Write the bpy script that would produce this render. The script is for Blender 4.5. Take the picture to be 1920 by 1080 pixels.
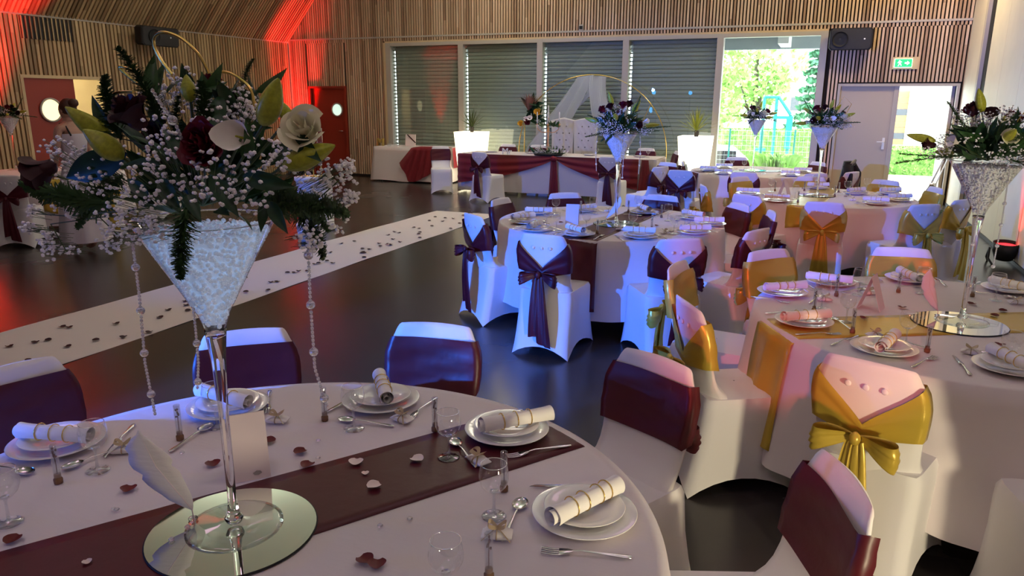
import bpy, math, random
from mathutils import Vector, Matrix
random.seed(7)
S = bpy.context.scene
COL = S.collection
for o in list(bpy.data.objects): bpy.data.objects.remove(o)
PI = math.pi
# ------------------------------------------------------------------ camera
cam_d = bpy.data.cameras.new('camera'); cam = bpy.data.objects.new('camera', cam_d); COL.objects.link(cam)
S.camera = cam
cam_d.sensor_width = 36; cam_d.lens = 1387 / 1920 * 36; cam_d.clip_start = .05; cam_d.clip_end = 300
_p, _y, _r = math.radians(14.3), math.radians(22.3), math.radians(.25)
_f = Vector((-math.sin(_y)*math.cos(_p), math.cos(_y)*math.cos(_p), -math.sin(_p)))
_rt = Vector((math.cos(_y), math.sin(_y), 0)); _u = _rt.cross(_f)
_r2 = _rt*math.cos(_r)+_u*math.sin(_r); _u2 = -_rt*math.sin(_r)+_u*math.cos(_r)
cam.matrix_world = Matrix(((_r2.x,_u2.x,-_f.x,0),(_r2.y,_u2.y,-_f.y,0),(_r2.z,_u2.z,-_f.z,1.75),(0,0,0,1)))
# ------------------------------------------------------------------ sky, exposure
w = bpy.data.worlds.new('sky'); S.world = w; w.use_nodes = True
bg = w.node_tree.nodes['Background']; bg.inputs[0].default_value = (.86,.94,1,1); bg.inputs[1].default_value = 9
S.view_settings.view_transform = 'Standard'; S.view_settings.look = 'None'; S.view_settings.exposure = .22
S.view_settings.gamma = 1; S.view_settings.use_curve_mapping = False
# ------------------------------------------------------------------ lamps
def aim(o, t): o.rotation_euler = (Vector(t)-o.location).to_track_quat('-Z','Y').to_euler()
def lamp(name, kind, loc, target, energy, color, **k):
    d = bpy.data.lights.new(name, kind); d.energy = energy; d.color = color
    for a, v in k.items(): setattr(d, a, v)
    o = bpy.data.objects.new(name, d); COL.objects.link(o); o.location = loc
    if target is not None: aim(o, target)
    return o
BLUE = (.03,.17,1); RED = (1,.02,.02)
for i, (x, y, e) in enumerate(((-9.0,9.5,24),(-4.5,10.5,26),(-6.5,4.0,8),(-1.2,7.0,9),(.3,2.6,8),(-2.6,.6,8),(-.4,-2.5,13),(-6.0,13.2,26),(-1.0,13.2,24))):
    c = (1,.57,.82) if y < 9 else (1,.86,.70)
    lamp('ceiling_lamp','AREA',(x,y,4.7),(x,y,0),e,c,shape='DISK',size=1.3)  # added unseen area light, soft ambient fill from above
    lamp('ceiling_uplight','AREA',(x,y,4.8),(x,y,9),e*1.6,(.96,1,.86),shape='DISK',size=1.0)  # added unseen area light, brightens the flat ceiling for bounce
BSRC = [(-5.4,-3.4,2.05), (-6.6,-1.6,2.05)]
lamp('blue_spot','SPOT',BSRC[0],(-1.15,6.5,.5),5200,BLUE,spot_size=math.radians(27),spot_blend=.3,shadow_soft_size=.05)
lamp('blue_spot','SPOT',(-6.6,-1.6,1.50),(-.9,2.6,.80),240,BLUE,spot_size=math.radians(62),spot_blend=.4,shadow_soft_size=.05)  # low blue fill added below the second head
lamp('pink_spot','SPOT',(.15,-4.2,2.3),(-.15,7.3,.45),800,(1,.12,.10),spot_size=math.radians(10.5),spot_blend=.3,shadow_soft_size=.05)
lamp('blue_spot','SPOT',(-6.6,-1.6,2.15),(-4.0,12.8,.4),1500,BLUE,spot_size=math.radians(26),spot_blend=.5,shadow_soft_size=.05)
lamp('warm_spot','SPOT',(1.95,.1,.62),(.1,3.6,.25),230,(1,.86,.55),spot_size=math.radians(100),spot_blend=.6,shadow_soft_size=.10)
lamp('red_uplight','SPOT',(-11.42,14.5,.25),(-11.45,14.75,3.2),1900,RED,spot_size=math.radians(36),spot_blend=.5,shadow_soft_size=.08)
lamp('red_uplight','SPOT',(-11.35,7.2,.25),(-11.5,7.4,3.6),1700,RED,spot_size=math.radians(52),spot_blend=.5,shadow_soft_size=.08)
lamp('red_uplight','SPOT',(2.0,9.53,.30),(2.2,9.3,3.4),60,RED,spot_size=math.radians(70),spot_blend=.5,shadow_soft_size=.06)
lamp('warm_wall_lamp','AREA',(1.2,12.6,4.6),(2.2,13.0,2.9),70,(1,.72,.32),shape='DISK',size=.5)
for cx, cz, sx, sz in ((-1.0,1.45,1.66,2.8),(1.63,1.0,.8,1.95)):
    p = lamp('daylight_portal','AREA',(cx,14.93,cz),(cx,10,cz),1,(1,1,1),shape='RECTANGLE',size=sx,size_y=sz); p.data.cycles.is_portal = True

# ------------------------------------------------------------------ materials
def nt(m): m.use_nodes = True; return m.node_tree.nodes, m.node_tree.links
def mat(name, col, rough=.6, metal=0, trans=0, ior=1.45, bump=0, bscale=60, var=0, vscale=4, sheen=0, emit=None, estr=0, coat=0, sub=0, alpha=1, bdist=.004, stretch=(1,1,1)):
    m = bpy.data.materials.new(name); n, l = nt(m); b = n['Principled BSDF']
    b.inputs['Base Color'].default_value = (*col,1); b.inputs['Roughness'].default_value = rough
    b.inputs['Metallic'].default_value = metal; b.inputs['Transmission Weight'].default_value = trans; b.inputs['IOR'].default_value = ior
    b.inputs['Sheen Weight'].default_value = sheen; b.inputs['Coat Weight'].default_value = coat; b.inputs['Alpha'].default_value = alpha
    if emit: b.inputs['Emission Color'].default_value = (*emit,1); b.inputs['Emission Strength'].default_value = estr
    tc = n.new('ShaderNodeTexCoord'); mp = n.new('ShaderNodeMapping'); mp.inputs[3].default_value = stretch; l.new(tc.outputs['Object'], mp.inputs[0])
    if bump:
        t = n.new('ShaderNodeTexNoise'); t.inputs['Scale'].default_value = bscale; t.inputs['Detail'].default_value = 4; l.new(mp.outputs[0], t.inputs[0])
        bp = n.new('ShaderNodeBump'); bp.inputs['Strength'].default_value = bump; bp.inputs['Distance'].default_value = bdist
        l.new(t.outputs[0], bp.inputs['Height']); l.new(bp.outputs[0], b.inputs['Normal'])
    if var:
        t = n.new('ShaderNodeTexNoise'); t.inputs['Scale'].default_value = vscale; t.inputs['Detail'].default_value = 3; l.new(mp.outputs[0], t.inputs[0])
        r = n.new('ShaderNodeValToRGB'); r.color_ramp.elements[0].position = .3; r.color_ramp.elements[1].position = .7
        r.color_ramp.elements[0].color = (*[c*(1-var) for c in col],1); r.color_ramp.elements[1].color = (*[min(1,c*(1+var)) for c in col],1)
        l.new(t.outputs[0], r.inputs[0]); l.new(r.outputs[0], b.inputs['Base Color'])
    return m
def thin_glass(name, tint=(1,1,1), rough=0, refl=1.0):
    m = bpy.data.materials.new(name); n, l = nt(m); n.remove(n['Principled BSDF']); out = n['Material Output']
    t = n.new('ShaderNodeBsdfTransparent'); t.inputs[0].default_value = (*tint,1)
    g = n.new('ShaderNodeBsdfGlossy'); g.inputs[0].default_value = (1,1,1,1); g.inputs['Roughness'].default_value = rough
    f = n.new('ShaderNodeLayerWeight'); f.inputs[0].default_value = .5
    pw = n.new('ShaderNodeMath'); pw.operation = 'POWER'; pw.inputs[1].default_value = 3.2; l.new(f.outputs['Facing'], pw.inputs[0])
    mm = n.new('ShaderNodeMath'); mm.operation = 'MULTIPLY_ADD'; mm.inputs[1].default_value = .75*min(1,refl); mm.inputs[2].default_value = .045*refl; mm.use_clamp = True
    l.new(pw.outputs[0], mm.inputs[0]); mx = n.new('ShaderNodeMixShader'); l.new(mm.outputs[0], mx.inputs[0])
    l.new(t.outputs[0], mx.inputs[1]); l.new(g.outputs[0], mx.inputs[2]); l.new(mx.outputs[0], out.inputs[0]); return m
def wood_slat(name, c1, c2, c3, axis='X', pitch=.06):
    # timber: colour differs from batten to batten, with grain along the length
    m = bpy.data.materials.new(name); n, l = nt(m); b = n['Principled BSDF']; b.inputs['Roughness'].default_value = .55
    g = n.new('ShaderNodeNewGeometry'); sp = n.new('ShaderNodeSeparateXYZ'); l.new(g.outputs['Position'], sp.inputs[0])
    d = n.new('ShaderNodeMath'); d.operation = 'DIVIDE'; d.inputs[1].default_value = pitch; l.new(sp.outputs[axis], d.inputs[0])
    fl = n.new('ShaderNodeMath'); fl.operation = 'FLOOR'; l.new(d.outputs[0], fl.inputs[0])
    z = n.new('ShaderNodeMath'); z.operation = 'DIVIDE'; z.inputs[1].default_value = 2.3; l.new(sp.outputs['Z'], z.inputs[0])
    zs = n.new('ShaderNodeMath'); zs.operation = 'MULTIPLY_ADD'; zs.inputs[1].default_value = .613; l.new(fl.outputs[0], zs.inputs[0]); l.new(z.outputs[0], zs.inputs[2])
    fz = n.new('ShaderNodeMath'); fz.operation = 'FLOOR'; l.new(zs.outputs[0], fz.inputs[0])
    cb = n.new('ShaderNodeCombineXYZ'); l.new(fl.outputs[0], cb.inputs[0]); l.new(fz.outputs[0], cb.inputs[1])
    wn = n.new('ShaderNodeTexWhiteNoise'); wn.noise_dimensions = '2D'; l.new(cb.outputs[0], wn.inputs[0])
    r = n.new('ShaderNodeValToRGB'); e = r.color_ramp.elements; e[0].color = (*c1,1); e[1].color = (*c3,1); k = e.new(.45); k.color = (*c2,1)
    l.new(wn.outputs[0], r.inputs[0])
    mp = n.new('ShaderNodeMapping'); mp.inputs[3].default_value = (30,30,1.5); l.new(g.outputs['Position'], mp.inputs[0])
    no = n.new('ShaderNodeTexNoise'); no.inputs['Scale'].default_value = 2; no.inputs['Detail'].default_value = 5; l.new(mp.outputs[0], no.inputs[0])
    mr = n.new('ShaderNodeMapRange'); mr.inputs[3].default_value = .78; mr.inputs[4].default_value = 1.15; l.new(no.outputs[0], mr.inputs[0])
    mu = n.new('ShaderNodeMix'); mu.data_type = 'RGBA'; mu.blend_type = 'MULTIPLY'; mu.inputs[0].default_value = 1
    l.new(r.outputs[0], mu.inputs[6]); l.new(mr.outputs[0], mu.inputs[7]); l.new(mu.outputs[2], b.inputs['Base Color']); return m
M = {}
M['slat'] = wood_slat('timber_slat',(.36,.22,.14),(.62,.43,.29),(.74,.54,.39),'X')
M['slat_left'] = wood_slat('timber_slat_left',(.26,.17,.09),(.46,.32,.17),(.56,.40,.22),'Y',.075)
M['slat_gap'] = mat('dark_backing',(.018,.011,.008),.9)
M['frame'] = mat('painted_frame',(.46,.42,.38),.45)
M['jamb'] = mat('pine_reveal',(.62,.47,.28),.5,var=.1,stretch=(1,1,.1))
M['shutter'] = mat('shutter',(.33,.35,.32),.38,var=.06,vscale=2)
M['pane'] = thin_glass('window_pane',(.95,.985,.97))
M['red_door'] = mat('red_door',(.30,.035,.02),.4)
M['cream'] = mat('cream_paint',(.72,.67,.54),.5,var=.03)
M['cream_door'] = mat('beige_door',(.50,.43,.36),.5)
M['dark'] = mat('black_plastic',(.008,.008,.009),.6)
M['steel'] = mat('steel',(.75,.75,.76),.18,1)
M['chrome'] = mat('chrome',(.85,.85,.86),.08,1)
M['cover'] = mat('stretch_cover',(.80,.77,.78),.72,bump=.12,bscale=14,bdist=.01,sheen=.2)
M['cloth'] = mat('tablecloth',(.76,.69,.71),.78,bump=.35,bscale=5,bdist=.01,sheen=.15,stretch=(1,2.6,.6))
M['burg'] = mat('burgundy_satin',(.085,.006,.012),.42,bump=.3,bscale=9,bdist=.01)
M['gold_s'] = mat('gold_satin',(.60,.42,.06),.30,bump=.3,bscale=9,bdist=.01,metal=.25)
M['burg_tulle'] = mat('burgundy_tulle',(.22,.010,.022),.6,alpha=.93)
M['porcelain'] = mat('porcelain',(.82,.80,.80),.16,coat=.5)
M['napkin'] = mat('napkin_cloth',(.86,.83,.82),.8,bump=.25,bscale=30,bdist=.004)
M['gold'] = mat('gold_wire',(.85,.60,.18),.25,1)
M['clear'] = mat('solid_glass',(1,1,1),.02,trans=1,ior=1.47)
M['thin'] = thin_glass('thin_glass',(.97,.98,.99),.02,2.0); M['rimg'] = thin_glass('glass_rim',(.9,.92,.95),.05,9)
M['mirror'] = mat('mirror',(.78,.84,.76),.02,1)
M['cork'] = mat('cork',(.24,.13,.07),.8,var=.2,vscale=80)
M['dried'] = mat('dried_petals',(.07,.012,.012),.8)
M['card'] = mat('card_stock',(.86,.74,.76),.7)
M['feather'] = mat('feather',(.86,.84,.86),.8,bump=.6,bscale=22,bdist=.004,stretch=(1,1,4))
M['white'] = mat('white_plastic',(.82,.82,.81),.5)
M['petal_red'] = mat('red_petal',(.14,.006,.010),.5)
M['petal_dark'] = mat('dark_petal',(.035,.004,.008),.6)
M['petal_white'] = mat('white_petal',(.85,.72,.68),.5)
M['rose_dark'] = mat('dark_rose',(.035,.002,.006),.6)
M['rose_cream'] = mat('cream_rose',(.90,.87,.66),.55)
M['carnation'] = mat('red_carnation',(.14,.004,.018),.6)
M['calla'] = mat('white_calla',(.93,.88,.82),.45)
M['leaf'] = mat('dark_leaf',(.012,.050,.016),.48,var=.3)
M['leaf2'] = mat('mid_leaf',(.03,.09,.025),.4,var=.3)
M['fern'] = mat('fern',(.035,.085,.022),.6)
M['bud'] = mat('lily_bud',(.38,.40,.035),.4,var=.2,vscale=14)
M['gyp'] = mat('gypsophila',(.93,.90,.93),.7); M['pearl_lit'] = mat('gel_pearls_led_lit',(.90,.93,.98),.05,trans=.08,ior=1.33,coat=.8,emit=(.45,.65,1),estr=.12)  # last one: bluish glow put into the pearls themselves, no lamp inside
M['stem'] = mat('thin_stem',(.07,.11,.04),.6)
M['pearl'] = mat('gel_pearls',(.90,.93,.98),.05,trans=.08,ior=1.33,coat=.8)
M['bead'] = mat('crystal_bead',(.95,.95,1),.03,trans=.75,ior=1.5)
M['planter'] = mat('lit_planter',(.85,.82,.72),.5,emit=(1,.88,.58),estr=2.8)
M['yucca'] = mat('yucca',(.42,.45,.05),.45)
M['yucca_d'] = mat('yucca_green',(.08,.11,.03),.45)
M['tuft'] = mat('white_leatherette',(.62,.60,.61),.35)
M['tulle'] = mat('white_tulle',(.9,.92,.9),.7,alpha=.42)
M['ribbon'] = mat('champagne_ribbon',(.46,.35,.22),.35)
M['skin'] = mat('skin',(.50,.28,.20),.5)
M['hair'] = mat('brown_hair',(.07,.025,.015),.5)
M['jacket'] = mat('black_jacket',(.012,.013,.02),.7)
M['flower_w'] = mat('white_blossom',(.80,.76,.66),.6)
M['letter'] = mat('gold_letter',(.62,.42,.12),.4,.5)
M['rimg2'] = thin_glass('glass_stem',(.90,.92,.95),.03,4); M['vialg'] = thin_glass('vial_glass',(.93,.95,.97),.03,3.5); M['footg'] = thin_glass('vase_foot',(.90,.93,.94),.05,3); M['pearl_button'] = mat('grey_button',(.25,.25,.28),.2,1)
def floor_mat():
    m = bpy.data.materials.new('polished_floor'); n, l = nt(m); b = n['Principled BSDF']
    g = n.new('ShaderNodeNewGeometry'); t = n.new('ShaderNodeTexNoise'); t.inputs['Scale'].default_value = .8; t.inputs['Detail'].default_value = 6
    l.new(g.outputs['Position'], t.inputs[0]); r = n.new('ShaderNodeValToRGB'); r.color_ramp.elements[0].color = (.030,.026,.025,1); r.color_ramp.elements[1].color = (.052,.045,.042,1)
    r.color_ramp.elements[0].position = .3; r.color_ramp.elements[1].position = .7
    l.new(t.outputs[0], r.inputs[0]); l.new(r.outputs[0], b.inputs['Base Color'])
    mr = n.new('ShaderNodeMapRange'); mr.inputs[3].default_value = .20; mr.inputs[4].default_value = .32; l.new(t.outputs[0], mr.inputs[0]); l.new(mr.outputs[0], b.inputs['Roughness'])
    return m
M['floor'] = floor_mat()

# ------------------------------------------------------------------ mesh helpers
class MB:
    def __init__(s): s.v = []; s.f = []
    def add(s, vs, fs):
        k = len(s.v); s.v += [tuple(v) for v in vs]; s.f += [tuple(i+k for i in f) for f in fs]; return s
    def box(s, c, d, rz=0, rx=0, ry=0):
        R = Matrix.Rotation(rz,3,'Z') @ Matrix.Rotation(ry,3,'Y') @ Matrix.Rotation(rx,3,'X')
        vs = [Vector(c)+R @ Vector((d[0]/2*a,d[1]/2*b,d[2]/2*e)) for a in (-1,1) for b in (-1,1) for e in (-1,1)]
        return s.add(vs, [(0,1,3,2),(4,6,7,5),(0,4,5,1),(2,3,7,6),(0,2,6,4),(1,5,7,3)])
    def b2(s, x0,x1,y0,y1,z0,z1): return s.box(((x0+x1)/2,(y0+y1)/2,(z0+z1)/2),(x1-x0,y1-y0,z1-z0))
    def grid(s, rows, closed=False, flip=False):
        n = len(rows[0]); k = len(s.v); s.v += [tuple(p) for r in rows for p in r]
        for i in range(len(rows)-1):
            for j in range(n if closed else n-1):
                a, b = k+i*n+j, k+i*n+(j+1)%n; q = (a,b,b+n,a+n); s.f.append(q[::-1] if flip else q)
        return s
    def cap(s, ring, flip=False):
        k = len(s.v); s.v += [tuple(p) for p in ring]; f = tuple(range(k,k+len(ring))); s.f.append(f[::-1] if flip else f); return s
    def loft(s, rings): s.grid(rings, True); s.cap(rings[0], True); s.cap(rings[-1]); return s
    def lathe(s, prof, seg=24, c=(0,0,0), closed_ends=True, sx=1, sy=1):
        rows = [[(c[0]+r*sx*math.cos(2*PI*j/seg), c[1]+r*sy*math.sin(2*PI*j/seg), c[2]+z) for j in range(seg)] for r, z in prof]
        s.grid(rows, True)
        return s
    def tube(s, pts, r, seg=6, caps=True):
        pts = [Vector(p) for p in pts]; rings = []
        t0 = (pts[1]-pts[0]).normalized(); nrm = t0.orthogonal().normalized()
        for i, p in enumerate(pts):
            t = (pts[min(i+1,len(pts)-1)]-pts[max(i-1,0)])
            if t.length < 1e-9: t = t0
            t.normalize(); nrm = (nrm - t*nrm.dot(t))
            if nrm.length < 1e-6: nrm = t.orthogonal()
            nrm.normalize(); bn = t.cross(nrm); rr = r[i] if isinstance(r,(list,tuple)) else r
            rings.append([p+(nrm*math.cos(2*PI*j/seg)+bn*math.sin(2*PI*j/seg))*rr for j in range(seg)])
        s.grid(rings, True)
        if caps: s.cap(rings[0], True); s.cap(rings[-1])
        return s
    def ball(s, c, r, sub=1, jit=0):
        vs, fs = ICO[sub]; sc = r if isinstance(r,(list,tuple)) else (r,r,r)
        return s.add([(c[0]+v[0]*sc[0]*(1+random.uniform(-jit,jit)), c[1]+v[1]*sc[1]*(1+random.uniform(-jit,jit)), c[2]+v[2]*sc[2]*(1+random.uniform(-jit,jit))) for v in vs], fs)
    def xf(s, mtx): s.v = [tuple(mtx @ Vector(v)) for v in s.v]; return s
    def mesh(s, name, m, smooth=True):
        me = bpy.data.meshes.new(name); me.from_pydata(s.v, [], s.f)
        if m: me.materials.append(M[m] if isinstance(m,str) else m)
        if smooth: me.polygons.foreach_set('use_smooth',[True]*len(me.polygons))
        me.update(); return me
    def build(s, name, m, parent=None, smooth=True, loc=None, rz=0, auto=0):
        me = s.mesh(name, m, smooth)
        if smooth and auto: me.set_sharp_from_angle(angle=math.radians(auto))
        return put(name, me, parent, loc, rz)
def put(name, me, parent=None, loc=None, rz=0, rot=None):
    o = bpy.data.objects.new(name, me); COL.objects.link(o)
    if parent is not None: o.parent = parent
    if loc is not None: o.location = loc
    if rz: o.rotation_euler = (0,0,rz)
    if rot is not None: o.rotation_euler = rot
    return o
def make_ico():
    import bmesh
    out = {}
    for k in (0,1,2,3):
        bm = bmesh.new(); bmesh.ops.create_icosphere(bm, subdivisions=max(1,k), radius=1)
        out[k] = ([tuple(v.co) for v in bm.verts], [tuple(v.index for v in f.verts) for f in bm.faces]); bm.free()
    # k=0: octahedron
    out[0] = ([(1,0,0),(-1,0,0),(0,1,0),(0,-1,0),(0,0,1),(0,0,-1)], [(0,2,4),(2,1,4),(1,3,4),(3,0,4),(2,0,5),(1,2,5),(3,1,5),(0,3,5)])
    return out
ICO = make_ico()
def tag(o, label=None, cat=None, group=None, kind=None):
    if label: o['label'] = label
    if cat: o['category'] = cat
    if group: o['group'] = group
    if kind: o['kind'] = kind
    return o
def empty(name, loc, rz=0, label=None, cat=None, group=None):
    o = bpy.data.objects.new(name, None); COL.objects.link(o); o.location = loc; o.rotation_euler = (0,0,rz); o.empty_display_size = .05
    return tag(o, label, cat, group)
def copy_tree(o, parent=None):
    c = o.copy(); COL.objects.link(c)
    if parent is not None: c.parent = parent
    for ch in [x for x in CH.get(o.name, [])]: copy_tree(ch, c)
    return c
CH = {}
def reg(root):
    for o in bpy.data.objects:
        pass
def index_children():
    CH.clear()
    for o in bpy.data.objects:
        if o.parent: CH.setdefault(o.parent.name, []).append(o)
def dup(proto, loc, rz, label, cat, group=None, first=[set()]):
    # the first use moves the prototype itself, every later one copies the thing and its parts
    if proto.name not in first[0]: first[0].add(proto.name); o = proto
    else:
        if proto.name not in CH: index_children()
        o = copy_tree(proto)
    o.location = loc; o.rotation_euler = (0,0,rz); tag(o, label, cat, group); return o
def struct(o): return tag(o, kind='structure')

# ================================================================== THE SETTING
XL, XR, YB, YR = -11.75, 2.15, 14.79, -6.0
MB().b2(XL-3,XR+.1,YR-.1,YB+.12,-.12,0).build('floor','floor',None,False)
struct(bpy.data.objects['floor'])
# back wall: dark backing with openings, battens in front of it
def xseg(name, x0, x1, z0, z1, y0, y1, m, parent=None): return MB().b2(x0,x1,y0,y1,z0,z1).build(name,m,parent,False)
wb = MB(); BY0, BY1 = YB+.04, YB+.14
WX = [-9.04,-7.26,-5.47,-3.69,-1.91,-.13]       # window posts
DR, DRT = (.22,2.02), 2.0
DL, DLT = (-11.19,-10.25), 1.98
wb.b2(XL,XR,BY0,BY1,2.94,7.2)
wb.b2(XL,DL[0],BY0,BY1,0,2.94); wb.b2(DL[0],DL[1],BY0,BY1,DLT,2.94); wb.b2(DL[1],WX[0],BY0,BY1,0,2.94)
wb.b2(WX[5],DR[0],BY0,BY1,0,2.94); wb.b2(DR[0],DR[1],BY0,BY1,DRT,2.94); wb.b2(DR[1],XR,BY0,BY1,0,2.94)
wall_back = struct(wb.build('wall_back','slat_gap',None,False))
me_up = MB().box((0,0,.79),(.035,.036,1.58)).mesh('batten','slat',False)
me_sq = MB().box((0,0,.03),(.040,.036,.06)).mesh('batten_end','slat',False)
x = XL+.03; k = 0
stubs = MB()
while x < XR-.02:
    put('batten', me_up, wall_back, (x,YB+.02,3.08))
    stubs.box((x,YB+.02,3.015),(.035,.036,.07)); x += .06
for (a, b, z0, z1) in ((XL,DL[0]-.06,0,2.98),(DL[1]+.06,WX[0]-.10,0,2.98),(DL[0]-.05,DL[1]+.06,DLT+.05,2.98)):
    x = a+.03
    while x < b-.01: stubs.b2(x-.0175,x+.0175,YB+.002,YB+.038,z0,z1); x += .06
tag(stubs.build('lower_battens','slat',wall_back,False),kind='stuff')
me_r1 = MB().box((0,0,1.49),(.035,.036,2.98)).mesh('batten','slat',False)
me_r2 = MB().box((0,0,.44),(.035,.036,.88)).mesh('batten','slat',False)
x = WX[5]+.15
while x < XR-.02:
    if x < DR[0]-.05 or x > DR[1]+.05: put('batten', me_r1, wall_back, (x,YB+.02,0))
    else: put('batten', me_r2, wall_back, (x,YB+.02,DRT+.07)).scale = (1,1,1.03)
    x += .06
struct(MB().b2(XL,XR,YB-.012,YB+.0,3.045,3.08).build('trim_1','frame',None,False))
struct(MB().b2(WX[0]-.08,WX[5]+.06,YB-.02,YB+.0,2.94,2.975).build('trim_2','jamb',None,False))
struct(MB().b2(XL,DL[0]-.05,YB-.02,YB,0,.05).b2(DL[1]+.05,WX[0]-.08,YB-.02,YB,0,.05).b2(WX[5]+.08,DR[0]-.05,YB-.02,YB,0,.05).build('baseboard_back','dark',None,False))
# window row
fr = MB()
for i, x in enumerate(WX): fr.b2(x-.06,x+.06,YB-.03,YB+.17,0,2.94)
fr.b2(WX[0],WX[5],YB-.025,YB+.17,2.87,2.94); fr.b2(WX[0],WX[5],YB-.025,YB+.17,0,.07)
struct(fr.build('trim_3','frame',None,False))
struct(MB().b2(WX[0]-.12,WX[0]-.06,YB-.03,YB+.1,0,2.95).build('trim_4','jamb',None,False))
me_slat = MB().add([(-.80,0,0),(.80,0,0),(.80,-.012,.02),(-.80,-.012,.02),(-.80,-.012,.055),(.80,-.012,.055),(.80,0,.073),(-.80,0,.0735),(-.80,.012,0),(.80,.012,0),(.80,.012,.0735),(-.80,.012,.0735)],
    [(0,1,2,3),(3,2,5,4),(4,5,6,7),(8,11,10,9),(7,6,10,11),(0,8,9,1)]).mesh('shutter_slat','shutter',False)
for i in range(5):
    x0, x1 = WX[i]+.06, WX[i+1]-.06
    win = struct(MB().b2(x0,x1,YB+.03,YB+.036,.07,2.87).build('window_%d'%(i+1),'pane',None,False))
    if i < 4:
        ls = (i == 0)*.05
        for k in range(36):
            s = put('shutter_slat', me_slat, win, ((x0+x1)/2+.0225,YB+.13,.08+k*.0775)); s.scale.x = (x1-x0-.045)/1.6
        MB().b2(x0+.045,x1,YB+.15,YB+.158,.06,2.9).build('shutter_backing','dark',win,False)  # added dark sheet: blocks daylight so the slat gaps read dark
        g = MB()
        for k in range(37): g.b2(x0,x0+.055,YB+.10,YB+.14,.062+k*.0775,.092+k*.0775)
        g.build('shutter_guide','shutter',win,False)
struct(MB().b2(WX[0],WX[4],YB+.16,YB+.2,2.8,2.94).build('trim_5','shutter',None,False))
# red door at the left end of the back wall, beige double door at the right end
def door_frame(name, x0, x1, zt, m, d=.05): return struct(MB().b2(x0-d,x0,YB-.02,YB+.14,0,zt+d).b2(x1,x1+d,YB-.02,YB+.14,0,zt+d).b2(x0,x1,YB-.02,YB+.14,zt,zt+d).build(name,m,None,False))
door_frame('trim_6',DL[0],DL[1],DLT,'red_door')
d1 = struct(MB().b2(DL[0],DL[1],YB+.06,YB+.12,0,DLT).build('door_1','red_door',None,False))
def porthole(parent, c, r, axis, glow):
    # ring and a lit round pane; axis is the wall's normal
    g = MB().lathe([(r,0),(r+.025,0),(r+.025,.03),(r,.03),(r,0)],32); d = MB().lathe([(0,.012),(r,.012)],32)
    R = Matrix.Rotation(PI/2,4,'X') if axis == 'Y' else Matrix.Rotation(PI/2,4,'Y')
    for mb_, nm, mt in ((g,'porthole_frame','frame'),(d,'porthole_pane',glow)):
        mb_.xf(Matrix.Translation(c) @ R).build(nm,mt,parent)
M['port1'] = mat('porthole_glow',(.7,.9,.8),.3,emit=(.72,1,.85),estr=.75)
M['port2'] = mat('porthole_warm',(.9,.8,.5),.3,emit=(1,.86,.48),estr=1.1)
porthole(d1,(-10.50,YB+.055,1.50),.13,'Y','port1')
MB().tube([(-10.36,YB+.055,1.02),(-10.36,YB+.01,1.02),(-10.46,YB+.01,1.02)],.009).build('door_handle','steel',d1)
door_frame('trim_7',DR[0],DR[1],DRT,'frame',.045)
d2 = struct(MB().b2(DR[0],1.16,YB+.05,YB+.10,0,DRT).build('door_2','cream_door',None,False))
MB().b2(1.08,1.16,YB+.03,YB+.05,0,DRT).build('meeting_stile','frame',d2,False)
MB().b2(.99,1.03,YB+.025,YB+.05,.92,1.12).tube([(1.01,YB+.03,1.05),(1.01,YB-.02,1.05),(.90,YB-.02,1.05)],.010).build('door_handle','white',d2,False)
d3 = struct(MB().b2(1.97,2.02,YB+.14,YB+1.0,0,DRT).build('door_3','cream_door',None,False))
# left wall with a red door standing beside a lit opening
wl = MB(); LD = (8.28,9.78); LDT = 2.05
wl.b2(XL-.14,XL-.04,YR,LD[0],0,7.2); wl.b2(XL-.14,XL-.04,LD[0],LD[1],LDT,7.2); wl.b2(XL-.14,XL-.04,LD[1],YB+.1,0,7.2)
wall_left = struct(wl.build('wall_left','slat_gap',None,False))
y = 5.0
lbat = MB()
while y < YB-.03:
    z0 = LDT+.05 if LD[0]-.05 < y < LD[1]+.05 else 0
    lbat.b2(XL-.038,XL,y-.024,y+.024,z0,3.02); y += .075
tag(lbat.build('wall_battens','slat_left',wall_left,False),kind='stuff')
struct(MB().b2(XL-.02,XL+.015,3,YB,3.0,3.04).build('trim_8','frame',None,False))
struct(MB().b2(XL-.14,XL+.01,LD[0]-.05,LD[0],0,LDT+.05).b2(XL-.14,XL+.01,LD[1],LD[1]+.05,0,LDT+.05).b2(XL-.14,XL+.01,LD[0],LD[1],LDT,LDT+.05).build('trim_9','jamb',None,False))
d4 = struct(MB().b2(XL-.07,XL-.02,LD[0]+.01,9.16,0,LDT).build('door_4','red_door',None,False))
porthole(d4,(XL-.018,8.68,1.55),.17,'X','port2')
MB().b2(XL-.03,XL-.01,9.08,9.14,.95,1.15).build('door_handle','steel',d4,False)
# lit corridor seen through the opening
co = MB().b2(XL-1.9,XL-1.8,7.9,11.2,0,2.4).b2(XL-1.9,XL-.14,7.8,7.9,0,2.4).b2(XL-1.9,XL-.14,11.2,11.3,0,2.4).b2(XL-1.9,XL-.14,7.8,11.3,2.4,2.45)
struct(co.build('wall_corridor','cream',None,False))
lamp('corridor_lamp','POINT',(XL-.9,9.6,2.2),None,75,(1,.76,.38),shadow_soft_size=.12)
ventg = empty('air_grille',(XL,8.82,2.82),0,'dark slatted air grille set high in the left timber wall','grille')
MB().b2(0,.006,-.46,.46,-.17,.17).build('backing','dark',ventg,False)
gm = MB().box((.015,0,0),(.014,.022,.34)).mesh('grille_slat','slat_left',False)
for k in range(13): put('grille_slat',gm,ventg,(0,-.44+k*.073,0))
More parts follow.
